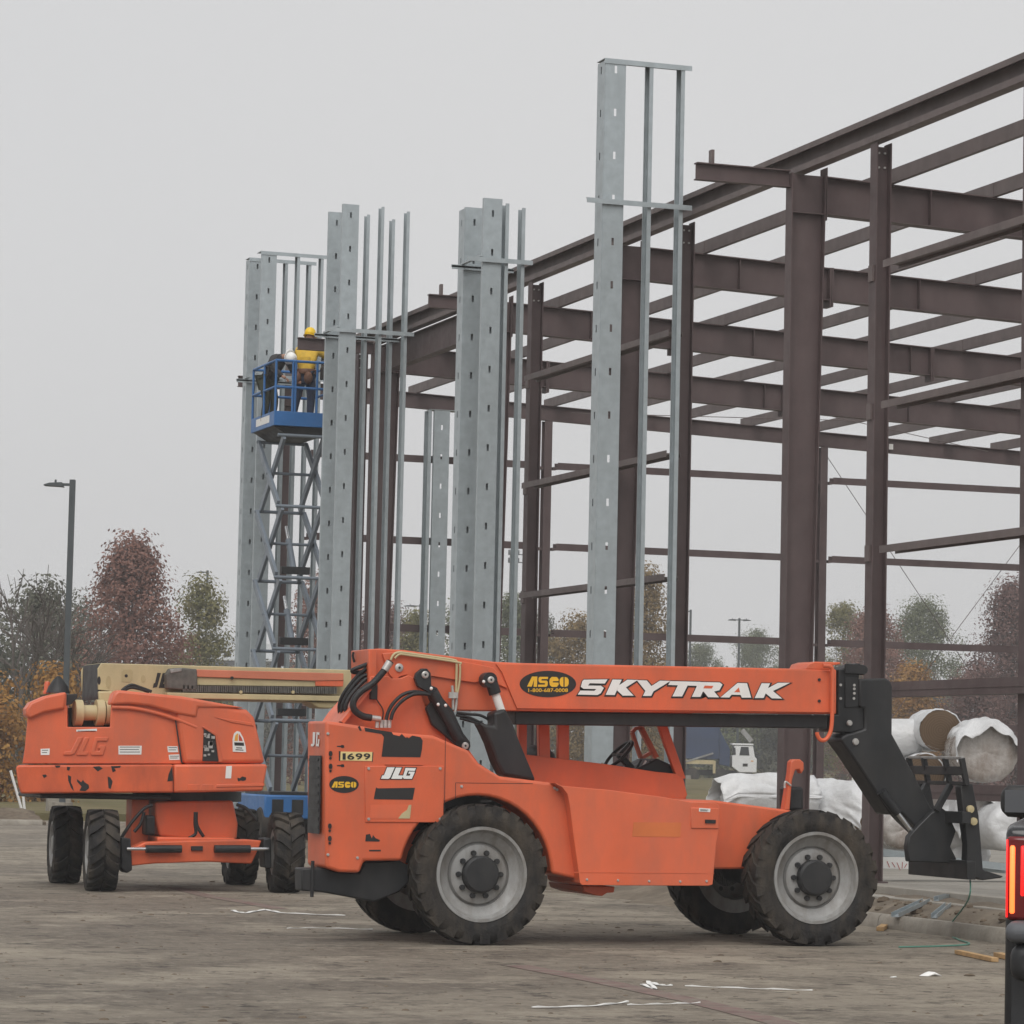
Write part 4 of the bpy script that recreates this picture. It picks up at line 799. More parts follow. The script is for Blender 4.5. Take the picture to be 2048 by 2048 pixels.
tag(m.build('hose_track', M['track_grey'], jl), kind='stuff')
for x in (1402, 1455, 1770): q = PB(*K1(x, 405 if x != 1402 else 320), PT-.01); MB().disc((q[0], PT-.012, q[1]), .022, .03, 'y', 10).build('track_bolt', M['cream' if x != 1402 else 'decal_black'], jl)
jprism('boom_wear_shoe', [(1860, 462), (2070, 466), (2060, 490), (1990, 505), (1920, 500)], PT+.05, PT+.5, 'cream_d', .02)
# beacon, horn, hoses on the hood
q = PB(*K1(284, 415), 42.4); m = MB(); m.lathe([(.055, 0), (.055, .03), (.045, .04), (.042, .13), (.03, .16), (0, .165)], (q[0], 42.4, q[1]), 'z', 16); m.build('beacon', M['orange'], jl, smooth=40)
q = PB(*K1(350, 410), 42.3); m = MB(); m.lathe([(.16, 0), (.13, .08), (.07, .17), (.02, .22), (0, .22)], (q[0], 42.3, q[1]-.0), 'z', 18); m.build('horn_cover', M['black'], jl, smooth=40)
for pts in ([(735, 395), (770, 370), (800, 362), (850, 378), (915, 402)], [(745, 398), (790, 378), (850, 388), (900, 405)]):
    L = [PB(*K1(x, y), 41.7) for x, y in pts]; MB().tube(spline([(a, 41.7, z) for a, z in L], 6), .02, 8).build('hose', M['blackrub'], jl, smooth=60)
jprism('hood_vent', [(390, 420), (470, 415), (468, 440), (430, 480), (392, 485)], BJ+.5, BJ+.6, 'black', .01)
# chassis
ca_, cz_ = PB(*K1(1130, 1010), 42.3)
MB().lathe([(.72, -.13), (.72, 0), (.0, 0)], (ca_, 42.3, cz_+.02), 'z', 40).build('slew_bearing', M['black'], jl, smooth=40)
jprism('centre_frame', [(938, 1065), (1408, 1060), (1438, 1200), (1432, 1295), (1250, 1300), (962, 1275), (938, 1180)], 41.55, 43.1, 'orange', .03)
jprism('axle_upright', [(797, 1045), (902, 1040), (896, 1345), (790, 1345)], 41.65, 42.0, 'orange', .02)
jprism('axle_beam', [(790, 1350), (880, 1310), (1180, 1300), (1500, 1295), (1582, 1302), (1545, 1390), (1520, 1442), (1250, 1430), (940, 1440), (790, 1455)], 41.0, 41.25, 'orange_chip', .02)
jprism('far_axle', [(830, 1300), (1560, 1300), (1560, 1400), (830, 1400)], 43.3, 43.5, 'orange', .02)
jprism('chassis_beam', [(950, 1280), (1420, 1285), (1420, 1400), (950, 1400)], 41.26, 43.29, 'orange', .02)
jprism('axle_label', [(1155, 1335), (1225, 1335), (1225, 1362), (1155, 1362)], 40.97, 40.999, 'decal_black', .004)
for x0, x1, r, mm, nm in ((880, 1095, .05, 'black', 'steer_ram'), (1295, 1510, .05, 'black', 'steer_ram'), (765, 880, .022, 'chrome', 'steer_rod'), (1510, 1622, .022, 'chrome', 'steer_rod')):
    q0, q1 = PB(*K1(x0, 1352), 40.93), PB(*K1(x1, 1352), 40.93); MB().tube([(q0[0], 40.93, q0[1]), (q1[0], 40.93, q1[1])], r, 14).build(nm, M[mm], jl, smooth=40)
for pts, b in (([(730, 1280), (790, 1290), (800, 1480), (765, 1500), (732, 1470)], 40.95), ([(1590, 1290), (1640, 1285), (1640, 1470), (1600, 1465)], 40.95)): jprism('steer_knuckle', pts, b, b+.3, 'black', .02)
for pts in ([(1190, 1130), (1188, 1200), (1192, 1260), (1150, 1290)], [(1196, 1130), (1200, 1210), (1240, 1280)], [(740, 1290), (800, 1200), (880, 1110), (930, 1090)], [(1440, 1085), (1500, 1110), (1560, 1180)], [(880, 1130), (860, 1200), (820, 1250)]):
    L = [PB(*K1(x, y), 41.2) for x, y in pts]; MB().tube(spline([(a, 41.3, z) for a, z in L], 6), .022, 8).build('hose', M['blackrub'], jl, smooth=60)
jprism('valve_block', [(880, 1150), (938, 1150), (938, 1270), (880, 1270)], 41.35, 41.6, 'black', .03)
q = PB(*K1(330, 1018), BJ+.3); m = MB(); m.box(q[0]-.2, q[0]+1.5, BJ+.2, BJ+1.8, q[1]-.06, q[1]); m.build('underpan', M['black'], jl, bevel=.02)
jw = lambda x, b: PB(*K1(x, 1370), b)[0]
wl2 = lambda a, b: (a-JO[0], b-JO[1], .52)
a1, a2 = jw(628, 40.95), jw(1742, 40.95)
v = make_wheel(jl, .522, .40, .30, 16, .045, .105, M['rim'], wl2(a1, 41.12), nuts=9, hub_r=.12, axis='x')
v.rotation_euler = (0, 0, -.11); copy_wheel(v, jl, wl2(a2, 41.12), math.pi-.11); copy_wheel(v, jl, wl2(a1, 43.5), -.08); copy_wheel(v, jl, wl2(a2, 43.5), math.pi-.08)     # the wheels are turned a little
# ------------------------------------------------------------------ blue scissor lift at the far stud tower
K7 = K(480, 640, 7.43)
LB = 58.75; LL = 1.75; la, lz = PB(*K7(505, 1560), LB); LW = 1.22
lift = thing('scissor_lift', (la+LW/2, LB+LL/2, .2), 'raised blue scissor lift with crossed grey arms, carrying two workers', 'scissor lift')
zf = PB(*K7(505, 1345), LB)[1]; zt = PB(*K7(510, 592), LB)[1]; zm = PB(*K7(510, 985), LB)[1]
def lbox(nm, *a, mm='blue', bevel=.006): m = MB(); m.box(*a); return m.build(nm, M[mm], lift, bevel=bevel)
lbox('platform_deck', la+.03, la+LW-.03, LB+.03, LB+LL-.03, lz+.02, lz+.09)
lbox('toe_board', la, la+LW, LB, LB+.025, lz, zf); lbox('toe_board', la, la+LW, LB+LL-.025, LB+LL, lz, zf); lbox('toe_board', la, la+.025, LB+.026, LB+LL-.026, lz, zf); lbox('toe_board', la+LW-.025, la+LW, LB+.026, LB+LL-.026, lz, zf)
m = MB(); m.box(la-.004, la-.001, LB+.35, LB+1.35, lz+.08, lz+.22); m.build('name_panel', M['white'], lift)
def rail(p, q, nm='rail', r=.026): MB().tube([p, q], r, 8).build(nm, M['blue'], lift, smooth=60)
x0, x1, y0, y1 = la+.02, la+LW-.02, LB+.02, LB+LL-.02
for z in (zt, zm):
    for p, q in (((x0, y0), (x1, y0)), ((x0, y1), (x1, y1)), ((x0, y0), (x0, y1)), ((x1, y0), (x1, y1))): rail((*p, z), (*q, z))
for p in ((x0, y0), (x1, y0), (x0, y1), (x1, y1), (x0, (y0+y1)/2), (x1, (y0+y1)/2), (x0+.33, y0), (x0+.38, y0), (x0+.80, y0), (x0+.33, y1), (x0+.8, y1)): rail((*p, zf-.01), (*p, zt), 'rail_post', .024)
lbox('control_box', x1-.32, x1-.1, y0-.12, y0+.05, zt-.32, zt-.08, mm='decal_black', bevel=.02)
q = [(la+.02, lz), (la+LW-.02, lz), (la+LW-.25, lz-.16), (la+.3, lz-.16)]
m = MB(); m.prism(q, 'y', LB+.1, LB+LL-.1); m.build('platform_frame', M['black'], lift, bevel=.01)
# crossed arms: five stages, each with two pairs on either side
zb_ = 1.12; ns = 5; zh = (lz-.16-zb_)/ns; yc = LB+LL/2; hy = .80
for i in range(ns):
    z0, z1 = zb_+i*zh, zb_+(i+1)*zh
    for s in (0, 1):
        for k, (ya, yb, off) in enumerate(((yc-hy, yc+hy, 0.0), (yc+hy, yc-hy, .085))):
            a = (la+.14+off) if s == 0 else (la+LW-.14-off)
            m = MB(); m.bar((a, ya, z0+.03), (a, yb, z1-.03), .06, .14); m.build('scissor_arm', M['lift_grey'], lift, bevel=.006)
    for y in (yc-hy, yc+hy): MB().tube([(la+.1, y, z1-.01), (la+LW-.1, y, z1-.01)], .032, 8).build('cross_shaft', M['lift_grey'], lift, smooth=60)
    MB().tube([(la+.1, yc, (z0+z1)/2), (la+LW-.1, yc, (z0+z1)/2)], .028, 8).build('cross_shaft', M['lift_grey'], lift, smooth=60)
    if i in (1, 2, 3):
        MB().tube([(la+.6, yc-.35, z0+.15), (la+.6, yc+.1, z0+.75)], .06, 12).build('lift_cylinder', M['lift_grey'], lift, smooth=60); MB().tube([(la+.6, yc+.1, z0+.75), (la+.6, yc+.3, z0+1.02)], .03, 10).build('cylinder_rod', M['chrome'], lift, smooth=60)
        lbox('arm_bracket', la+.35, la+.9, yc-.42, yc-.3, z0+.08, z0+.22, mm='black')
lbox('base_chassis', la-.02, la+LW+.02, LB-.15, LB+LL+.15, .62, zb_-.06, bevel=.03); lbox('base_tray', la+.1, la+LW-.1, LB-.05, LB+LL+.05, zb_-.059, zb_+.0, mm='black')
for x in (la+.12, la+.5, la+.9): lbox('base_panel', x, x+.22, LB-.165, LB-.151, .7, .98, mm='black')
for a in (la+.05, la+LW-.05):
    for b in (LB+.15, LB+LL-.15): m = MB(); m.lathe([(.18, -.1), (.30, -.1), (.33, -.06), (.33, .06), (.30, .1), (.18, .1), (.05, .08), (.05, -.08)], (a, b, .51), 'x', 24, closed=True); m.build('wheel', M['tyre'], lift, smooth=40)

# ------------------------------------------------------------------ two workers on the platform
M['skin'] = mat('skin', (.36, .20, .14), .6); M['hat_w'] = mat('white_hard_hat', (.78, .78, .76), .35, var=.03); M['hat_y'] = mat('yellow_hard_hat', (.80, .52, .02), .35, var=.04)
M['dark_cloth'] = mat('dark_work_coat', (.045, .043, .045), .9, var=.2, scale=8); M['vest'] = mat('yellow_work_jacket', (.62, .40, .05), .8, var=.15, scale=9); M['jeans'] = mat('dark_blue_jeans', (.03, .04, .07), .9, var=.2, scale=8)
M['olive'] = mat('dark_olive_trousers', (.045, .05, .035), .9, var=.2, scale=8); M['leather'] = mat('brown_leather_tool_belt', (.13, .06, .035), .7, var=.2, scale=10); M['boot'] = mat('tan_work_boot', (.30, .21, .13), .8)
def skin(name, V, E, rad, mm, parent, root=0, sub=2):
    o0 = ORG[parent.name]; me = bpy.data.meshes.new(name); me.from_pydata([(p[0]-o0[0], p[1]-o0[1], p[2]-o0[2]) for p in V], E, []); me.materials.append(mm)
    o = bpy.data.objects.new(name, me); col.objects.link(o); o.parent = parent; ORG[o.name] = o0
    bb = bmesh.new(); bb.from_mesh(me); bb.verts.layers.skin.verify(); bb.to_mesh(me); bb.free()
    for i, r in enumerate(rad):
        sv = me.skin_vertices[0].data[i]; sv.radius = (r, r) if not isinstance(r, tuple) else r; sv.use_root = (i == root)
    md = o.modifiers.new('skin', 'SKIN'); md.use_smooth_shade = True; md.branch_smoothing = .6
    s2 = o.modifiers.new('sub', 'SUBSURF'); s2.levels = sub; s2.render_levels = sub
    return o
def person(loc, yaw, label, hat, coat, trousers, J, belt=None, boots='boot'):
    p = thing('person', loc, label, 'person', 'workers on the lift')
    c, s = math.cos(yaw), math.sin(yaw)
    W = lambda q: (loc[0]+c*q[0]-s*q[1], loc[1]+s*q[0]+c*q[1], loc[2]+q[2])       # local: x right, y forward, z up
    names = list(J); V = [W(J[n]) for n in names]; ix = {n: i for i, n in enumerate(names)}
    ed = [('hip', 'waist'), ('waist', 'chest'), ('chest', 'neck'), ('neck', 'head'), ('head', 'crown')]
    for d in 'lr':
        ed += [('chest', 'sh'+d), ('sh'+d, 'el'+d), ('el'+d, 'wr'+d), ('wr'+d, 'hd'+d), ('hip', 'hj'+d), ('hj'+d, 'kn'+d), ('kn'+d, 'an'+d), ('an'+d, 'to'+d)]
    rad = dict(hip=.12, waist=.115, chest=.12, neck=.05, head=.088, crown=.07)
    for d in 'lr': rad.update({'sh'+d: .055, 'el'+d: .045, 'wr'+d: .03, 'hd'+d: .035, 'hj'+d: .09, 'kn'+d: .06, 'an'+d: .042, 'to'+d: .035})
    # fingers: five short chains from each hand
    VV = list(V); EE = [(ix[a], ix[b]) for a, b in ed]; RR = [rad[n] for n in names]
    body = skin('body', VV, EE, RR, M['skin'], p)
    for d in 'lr':
        h = Vector(W(J['hd'+d])); w = Vector(W(J['wr'+d])); f = (h-w).normalized(); sd = f.cross(Vector((0, 0, 1))).normalized() if abs(f.z) < .95 else Vector((c, s, 0)); up = sd.cross(f)
        m = MB()
        for k in range(4): b0 = h+f*.02+sd*(.018*(k-1.5)); ln = (.06, .072, .068, .052)[k]; m.tube([b0, b0+f*ln*.5-up*.008, b0+f*ln*.8-up*.03, b0+f*ln*.85-up*.05], [.010, .009, .008, .006], 6)
        b0 = w+f*.03+sd*.03; m.tube([b0, b0+sd*.03+f*.03, b0+sd*.035+f*.06], [.012, .010, .007], 6)
        tag(m.build('fingers', M['skin'], body, smooth=60), kind='stuff')
    def sub_skin(nm, keys, edges, radd, mm): return skin(nm, [W(J[k]) for k in keys], [(keys.index(a), keys.index(b)) for a, b in edges], [radd[k] for k in keys], mm, p)
    ck = ['waist', 'chest', 'neck', 'shl', 'ell', 'wrl', 'shr', 'elr', 'wrr', 'hip']
    sub_skin('jacket', ck, [('hip', 'waist'), ('waist', 'chest'), ('chest', 'neck'), ('chest', 'shl'), ('shl', 'ell'), ('ell', 'wrl'), ('chest', 'shr'), ('shr', 'elr'), ('elr', 'wrr')], dict(neck=.085, waist=.165, chest=.20, shl=.11, ell=.07, wrl=.05, shr=.11, elr=.07, wrr=.05, hip=.165), coat)
    tk = ['hip', 'hjl', 'knl', 'anl', 'hjr', 'knr', 'anr']
    sub_skin('trousers', tk, [('hip', 'hjl'), ('hjl', 'knl'), ('knl', 'anl'), ('hip', 'hjr'), ('hjr', 'knr'), ('knr', 'anr')], dict(hip=.15, hjl=.115, knl=.082, anl=.068, hjr=.115, knr=.082, anr=.068), trousers)
    for d in 'lr':
        a, t = Vector(W(J['an'+d])), Vector(W(J['to'+d])); m = MB(); m.tube([a+Vector((0, 0, .06)), a, a+(t-a)*.4-Vector((0, 0, .01)), t, t+(t-a)*.25], [.058, .06, .058, .05, .03], 10); m.build('boot', M[boots], p, smooth=60)
    h = Vector(W(J['crown'])); n = (Vector(W(J['crown']))-Vector(W(J['neck']))).normalized()
    m = MB(); V = []; N = 20
    q = n.to_track_quat('Z', 'Y')
    fw = Vector((-s, c, 0)); fl = q.inverted() @ fw
    for r, z in ((.118, -.075), (.116, -.02), (.105, .03), (.08, .065), (.045, .085), (0.001, .09)):
        V += [h+q @ Vector((r*.92*math.cos(2*math.pi*k/N), r*math.sin(2*math.pi*k/N), z)) for k in range(N)]
    m.add(V, [(i*N+k, i*N+(k+1) % N, (i+1)*N+(k+1) % N, (i+1)*N+k) for i in range(5) for k in range(N)])
    hatob = m.build('hard_hat', hat, p, smooth=60); md = hatob.modifiers.new('s', 'SOLIDIFY'); md.thickness = .006
    m = MB(); V = []
    for rr, zz in ((.117, -.07), (.135, -.082)):
        for k in range(N):
            t = 2*math.pi*k/N; dv = Vector((math.cos(t), math.sin(t), 0)); ext = 1+(.28*max(0, dv.dot(Vector((fl.x, fl.y, 0)).normalized()))**2 if rr > .12 else 0)
            V.append(h+q @ Vector((rr*ext*dv.x*.94, rr*ext*dv.y, zz)))
    m.add(V, [(k, (k+1) % N, N+(k+1) % N, N+k) for k in range(N)]); b = m.build('hat_brim', hat, hatob, smooth=60); md = b.modifiers.new('s', 'SOLIDIFY'); md.thickness = .006
    # face: nose, ears
    hc = Vector(W(J['head'])); m = MB(); m.sphere(hc+fw*.092+Vector((0, 0, -.01)), .018, 8, (1, 1, 1.5)); m.build('nose', M['skin'], body, smooth=60)
    for sx in (-1, 1): m = MB(); m.sphere(hc+Vector((c, s, 0))*sx*.088, .028, 8, (.5, .7, 1.2)); m.build('ear', M['skin'], body, smooth=60)
    if belt:
        m = MB(); hp = Vector(W(J['waist']))*.4+Vector(W(J['hip']))*.6; N2 = 20
        m.lathe([(.19, -.05), (.20, -.04), (.20, .04), (.19, .05)], hp, 'z', N2); m.build('tool_belt', belt, p, smooth=50)
        for ang, sz in ((-2.2, .12), (-1.0, .11)): dv = Vector((c*math.cos(ang)-s*math.sin(ang), s*math.cos(ang)+c*math.sin(ang), 0)); cc = hp+dv*.21+Vector((0, 0, -.13)); m = MB(); m.sphere(cc, sz, 10, (.8, .8, 1.1)); m.build('tool_pouch', belt, p, smooth=60)
    return p
fz = lz+.09
ya = PB(*K7(975, 1400), LB+.55)[0]
JY = dict(hip=(0, 0, .90), waist=(0, .02, 1.05), chest=(0, .05, 1.28), neck=(.01, .08, 1.46), head=(.02, .12, 1.58), crown=(.02, .13, 1.70),
          shl=(-.17, .06, 1.38), ell=(-.24, .22, 1.18), wrl=(-.12, .42, 1.25), hdl=(-.08, .48, 1.27), shr=(.19, .07, 1.38), elr=(.34, .22, 1.24), wrr=(.40, .44, 1.30), hdr=(.41, .51, 1.32),
          hjl=(-.09, 0, .86), knl=(-.17, .02, .48), anl=(-.22, -.04, .09), tol=(-.23, .10, .05), hjr=(.09, 0, .86), knr=(.10, .04, .47), anr=(.10, 0, .09), tor=(.11, .13, .05))
JY = {k: tuple(c*1.06 for c in v) for k, v in JY.items()}
person((ya, LB+.62, fz), math.radians(-35), 'worker in a yellow jacket, yellow hard hat and brown tool belt facing away', M['hat_y'], M['vest'], M['jeans'], JY, M['leather'])
yb = PB(*K7(600, 1320), LB+.85)[0]-.16
JW = dict(hip=(0, -.12, .88), waist=(.0, -.02, 1.05), chest=(.0, .17, 1.24), neck=(.0, .33, 1.30), head=(.0, .42, 1.27), crown=(.0, .53, 1.245),
          shl=(-.19, .22, 1.27), ell=(-.27, .34, 1.02), wrl=(-.18, .50, .88), hdl=(-.16, .56, .85), shr=(.19, .22, 1.27), elr=(.28, .34, 1.02), wrr=(.20, .50, .88), hdr=(.18, .56, .85),
          hjl=(-.09, -.12, .84), knl=(-.12, -.02, .47), anl=(-.12, -.10, .09), tol=(-.13, .05, .05), hjr=(.09, -.12, .84), knr=(.10, -.02, .47), anr=(.09, -.10, .09), tor=(.10, .05, .05))
person((yb, LB+.95, fz), math.radians(-150), 'worker in dark clothes and a white hard hat bent over with head down', M['hat_w'], M['dark_cloth'], M['olive'], JW)
# ------------------------------------------------------------------ insulation rolls inside the building
M['wrap'] = mat('white_plastic_wrap', (.72, .73, .74), .35, var=.10, scale=3, grime=(.52, .51, .50), gamt=.5, gscale=3, gth=.52, bump=.9, bscale=11, spec=.6)
def ring_mat():
    m = bpy.data.materials.new('rolled_fibre_end'); m.use_nodes = True; n = m.node_tree.nodes; L = m.node_tree.links; p = n['Principled BSDF']; p.inputs['Roughness'].default_value = .95
    t = n.new('ShaderNodeTexCoord'); w = n.new('ShaderNodeTexWave'); w.wave_type = 'RINGS'; w.rings_direction = 'Y'; w.inputs['Scale'].default_value = 9; w.inputs['Distortion'].default_value = 2.5; w.inputs['Detail'].default_value = 3
    ns = n.new('ShaderNodeTexNoise'); ns.inputs['Scale'].default_value = 5; x = n.new('ShaderNodeMix'); x.data_type = 'RGBA'; y = n.new('ShaderNodeMix'); y.data_type = 'RGBA'; y.inputs[0].default_value = .5
    x.inputs[6].default_value = (.085, .055, .034, 1); x.inputs[7].default_value = (.17, .115, .072, 1); y.inputs[7].default_value = (.13, .088, .055, 1)
    L.new(t.outputs['Object'], w.inputs['Vector']); L.new(t.outputs['Object'], ns.inputs['Vector']); L.new(w.outputs['Fac'], x.inputs[0]); L.new(x.outputs[2], y.inputs[6]); L.new(ns.outputs['Fac'], y.inputs[0]); L.new(y.outputs[2], p.inputs['Base Color']); return m
M['fibre'] = ring_mat()
M['film'] = mat('clear_wrap_film', (.55, .53, .51), .25, var=.15, scale=5, grime=(.24, .19, .155), gamt=.85, gscale=2.2, gth=.47, bump=.8, bscale=9, spec=.7)
def roll(x, y, b, r, ln, yaw, label, end='open', knot=False, wrapm='wrap'):
    a, z = PB(x, y, b); t = thing('insulation_roll', (a, b, z), label, 'insulation roll', 'plastic-wrapped insulation rolls stacked in the building')
    ORG[t.name] = (0, 0, 0); t.rotation_euler = (0, 0, yaw)
    m = MB(); n = 64; prof = []; sd = rnd(0, 99)
    prof = [(r*.93, .0), (r, .05), (r*1.01, ln*.3), (r*.99, ln*.6), (r, ln-.06), (r*.85, ln), (.02, ln+.02)]
    if end == 'wrapped': prof = [(.0, -.02), (r*.22, -.05), (r*.5, -.03), (r*.72, -.045), (r*.88, -.015)]+prof[1:]
    prof = [p for a_, b_ in zip(prof, prof[1:]) for p in ((a_,) if abs(b_[1]-a_[1]) < .2 else (a_, (a_[0]*.67+b_[0]*.33, a_[1]*.67+b_[1]*.33), (a_[0]*.33+b_[0]*.67, a_[1]*.33+b_[1]*.67)))]+[prof[-1]]
    V = []
    for k in range(n):
        th = 2*math.pi*k/n
        for rr, h in prof:
            fold = 1-abs(mn.noise((math.cos(th)*3+sd, h*1.6, math.sin(th)*3)))*2.2
            f = 1+.05*mn.noise((math.cos(th)*1.6+sd, h*2.0, math.sin(th)*1.6))+.045*max(0, fold-.35)+.015*mn.noise((math.cos(th)*9, h*9, math.sin(th)*9+sd))
            sag = -.06*r*max(0, -math.sin(th))
            V.append((rr*f*math.cos(th)*1.03, h+.02*mn.noise((math.cos(th)*4*rr/r, math.sin(th)*4*rr/r, sd)), rr*f*math.sin(th)*.98-sag))
    q = len(prof); m.add(V, [(k*q+j, ((k+1) % n)*q+j, ((k+1) % n)*q+j+1, k*q+j+1) for k in range(n) for j in range(q-1)]); m.build('wrap', M[wrapm], t, smooth=60)
    if end == 'open':
        m = MB(); m.lathe([(0, -.015), (r*.35, -.005), (r*.7, -.01), (r*.93, .005), (r*.95, .03)], (0, 0, 0), 'y', 32, caps=False); m.build('roll_end', M['fibre'], t, smooth=60)
    if knot:
        m = MB(); m.tube([(0, ln, .0), (-.05, ln+.1, .12), (-.08, ln+.14, .3), (-.05, ln+.16, .42)], [r*.9, r*.55, .07, .045], 12); m.build('knotted_wrap', M[wrapm], t, smooth=60)
    return t
rl = [
 (1460, 1592, 41.5, .29, 1.25, -math.pi/2, 'white wrapped roll lying lengthways behind the cab of the orange handler', 'wrapped', False),
 (1585, 1645, 41.5, .29, 1.2, -math.pi/2+.1, 'mostly hidden white roll low behind the front wheel, left of the tapered column', 'wrapped', False),
 (1735, 1618, 41.0, .36, 1.1, .45, 'white roll with a brown end showing just above the front tyre', 'open', False),
 (1881, 1461, 43.5, .325, 1.3, -.30, 'topmost roll with a bare round brown end, above the fork backrest', 'open', False),
 (1848, 1548, 43.5, .32, 1.3, -.35, 'brown-ended roll behind the fork backrest', 'open', False),
 (1972, 1505, 42.0, .46, 1.3, -.36, 'largest roll, in cloudy film, at the top right of the stack', 'wrapped', False),
 (1808, 1660, 42.6, .30, 1.2, -.2, 'grey film-covered roll between the brown post and the black boom arm', 'wrapped', False),
 (1915, 1655, 43.0, .34, 1.2, -.2, 'pale roll seen through the fork carriage', 'wrapped', False),
 (1968, 1632, 42.2, .34, 1.2, -.25, 'dull film-wrapped roll low down, right of the fork', 'wrapped', False),
 (1790, 1702, 43.2, .30, 1.2, -.25, 'lowest roll beside the brown post, under the grey one', 'wrapped', False),
 (1872, 1705, 43.2, .30, 1.2, -.3, 'lowest roll, half hidden by the black fork arm', 'wrapped', False),
 (1942, 1706, 43.0, .30, 1.2, -.2, 'lowest roll behind the fork, above the steel channels', 'wrapped', False),
 (1865, 1612, 43.6, .31, 1.2, -.3, 'roll behind the fork arm, under the brown-ended one', 'wrapped', False),
 (2030, 1655, 41.5, .36, 1.2, -.1, 'white roll at the lower right beside the pickup tail lamp', 'wrapped', False)]
for i, (x, y, b, r, ln, yw, lb, e, k) in enumerate(rl):
    roll(x, y, b, r, ln, yw, lb, e, k, 'film' if i in (5, 6, 8, 10, 12) else 'wrap')
roll(1836, 1478, 44.2, .30, .9, math.radians(75), 'slumped white bag of wrap with a knotted top beside the topmost roll', 'wrapped', True)
# loose plastic sheets thrown over the stack
def drape(x, y, b, r, ln, yaw, th0, th1, hang, label, sd):
    a, z = PB(x, y, b); t = thing('plastic_sheet', (a, b, z), label, 'plastic sheet', 'loose sheets over the rolls'); ORG[t.name] = (0, 0, 0); t.rotation_euler = (0, 0, yaw)
    m = MB(); nu, nv = 60, 34; V = []
    for j in range(nv+1):
        h = -.22+(ln+.3)*j/nv
        for i in range(nu+1):
            u = i/nu; th = math.radians(th0+(th1-th0)*min(1, max(0, (u-.18)/.64))); px, pz = math.cos(th), math.sin(th)
            fold = abs(mn.noise((u*7+sd, h*2.2, sd)))*.16+abs(mn.noise((u*15, h*5+sd, 1)))*.06; rr = r*(1.03+fold)
            dz = 0
            if u < .18: dz = -hang*(.18-u)/.18
            if u > .82: dz = -hang*.6*(u-.82)/.18
            drop = -.55*max(0, -h)/.22*r*(.5+.8*abs(mn.noise((u*4, sd, 3))))          # the near hem hangs over the roll's end
            V.append((px*rr*(1+.12*abs(dz)), h+.05*mn.noise((u*9, h*4, sd))+.06*dz, pz*rr+dz+drop))
    m.add(V, [(j*(nu+1)+i, j*(nu+1)+i+1, (j+1)*(nu+1)+i+1, (j+1)*(nu+1)+i) for j in range(nv) for i in range(nu)]); o = m.build('sheet', M['wrap'], t, smooth=70); md = o.modifiers.new('s', 'SOLIDIFY'); md.thickness = .004
drape(1972, 1505, 42.0, .46, 1.2, -.36, 150, 15, .25, 'crumpled white sheet thrown over the largest roll', 3.1)
drape(1735, 1618, 41.0, .36, 1.1, .45, 175, 20, .2, 'crumpled white sheet over the roll above the front tyre', 8.4)
drape(1968, 1632, 42.2, .34, 1.1, -.25, 170, 30, .3, 'crumpled white sheet hanging low beside the fork', 5.7)
drape(1460, 1592, 41.5, .29, 1.15, -math.pi/2, 178, 10, .12, 'crumpled white sheet over the long roll behind the cab', 1.9)
# ------------------------------------------------------------------ trees
def leaf_mat(nm, c, c2):
    m = bpy.data.materials.new(nm); m.use_nodes = True; n = m.node_tree.nodes; L = m.node_tree.links; p = n['Principled BSDF']; p.inputs['Roughness'].default_value = .8; p.inputs['Specular IOR Level'].default_value = .2
    t = n.new('ShaderNodeTexCoord'); ns = n.new('ShaderNodeTexNoise'); ns.inputs['Scale'].default_value = .9; ns.inputs['Detail'].default_value = 6; mr = n.new('ShaderNodeMapRange'); mr.inputs[1].default_value = .35; mr.inputs[2].default_value = .65
    x = n.new('ShaderNodeMix'); x.data_type = 'RGBA'; x.inputs[6].default_value = (*c, 1); x.inputs[7].default_value = (*c2, 1)
    L.new(t.outputs['Object'], ns.inputs['Vector']); L.new(ns.outputs['Fac'], mr.inputs[0]); L.new(mr.outputs[0], x.inputs[0]); L.new(x.outputs[2], p.inputs['Base Color'])
    tr = n.new('ShaderNodeBsdfTranslucent'); L.new(x.outputs[2], tr.inputs[0]); mx = n.new('ShaderNodeMixShader'); mx.inputs[0].default_value = .3; o = n['Material Output']; L.new(p.outputs[0], mx.inputs[1]); L.new(tr.outputs[0], mx.inputs[2]); L.new(mx.outputs[0], o.inputs[0]); return m
LM = dict(red=leaf_mat('russet_leaves', (.20, .10, .08), (.31, .17, .135)), green=leaf_mat('green_leaves', (.12, .14, .08), (.21, .225, .135)), olive=leaf_mat('olive_leaves', (.11, .115, .088), (.17, .17, .13)),
          orange=leaf_mat('orange_leaves', (.26, .12, .03), (.42, .24, .07)), tan=leaf_mat('tan_leaves', (.20, .14, .065), (.30, .22, .11)), ygreen=leaf_mat('yellow_green_leaves', (.15, .15, .06), (.25, .22, .10)), maroon=leaf_mat('maroon_leaves', (.14, .082, .075), (.22, .13, .115)))  # leaf tones paled, so some distant haze is in the colour
M['bark'] = mat('grey_bark', (.09, .075, .065), .95, var=.3, scale=6)
def gpos(x, dist):           # ground position below a pixel column at a forward distance
    d = ray(x, 1530); k = dist/(d[0]*math.sin(YAW)+d[1]*math.cos(YAW)); return (d[0]*k, d[1]*k)
def zat(x, y, dist): return PD(x, y, dist)[2]
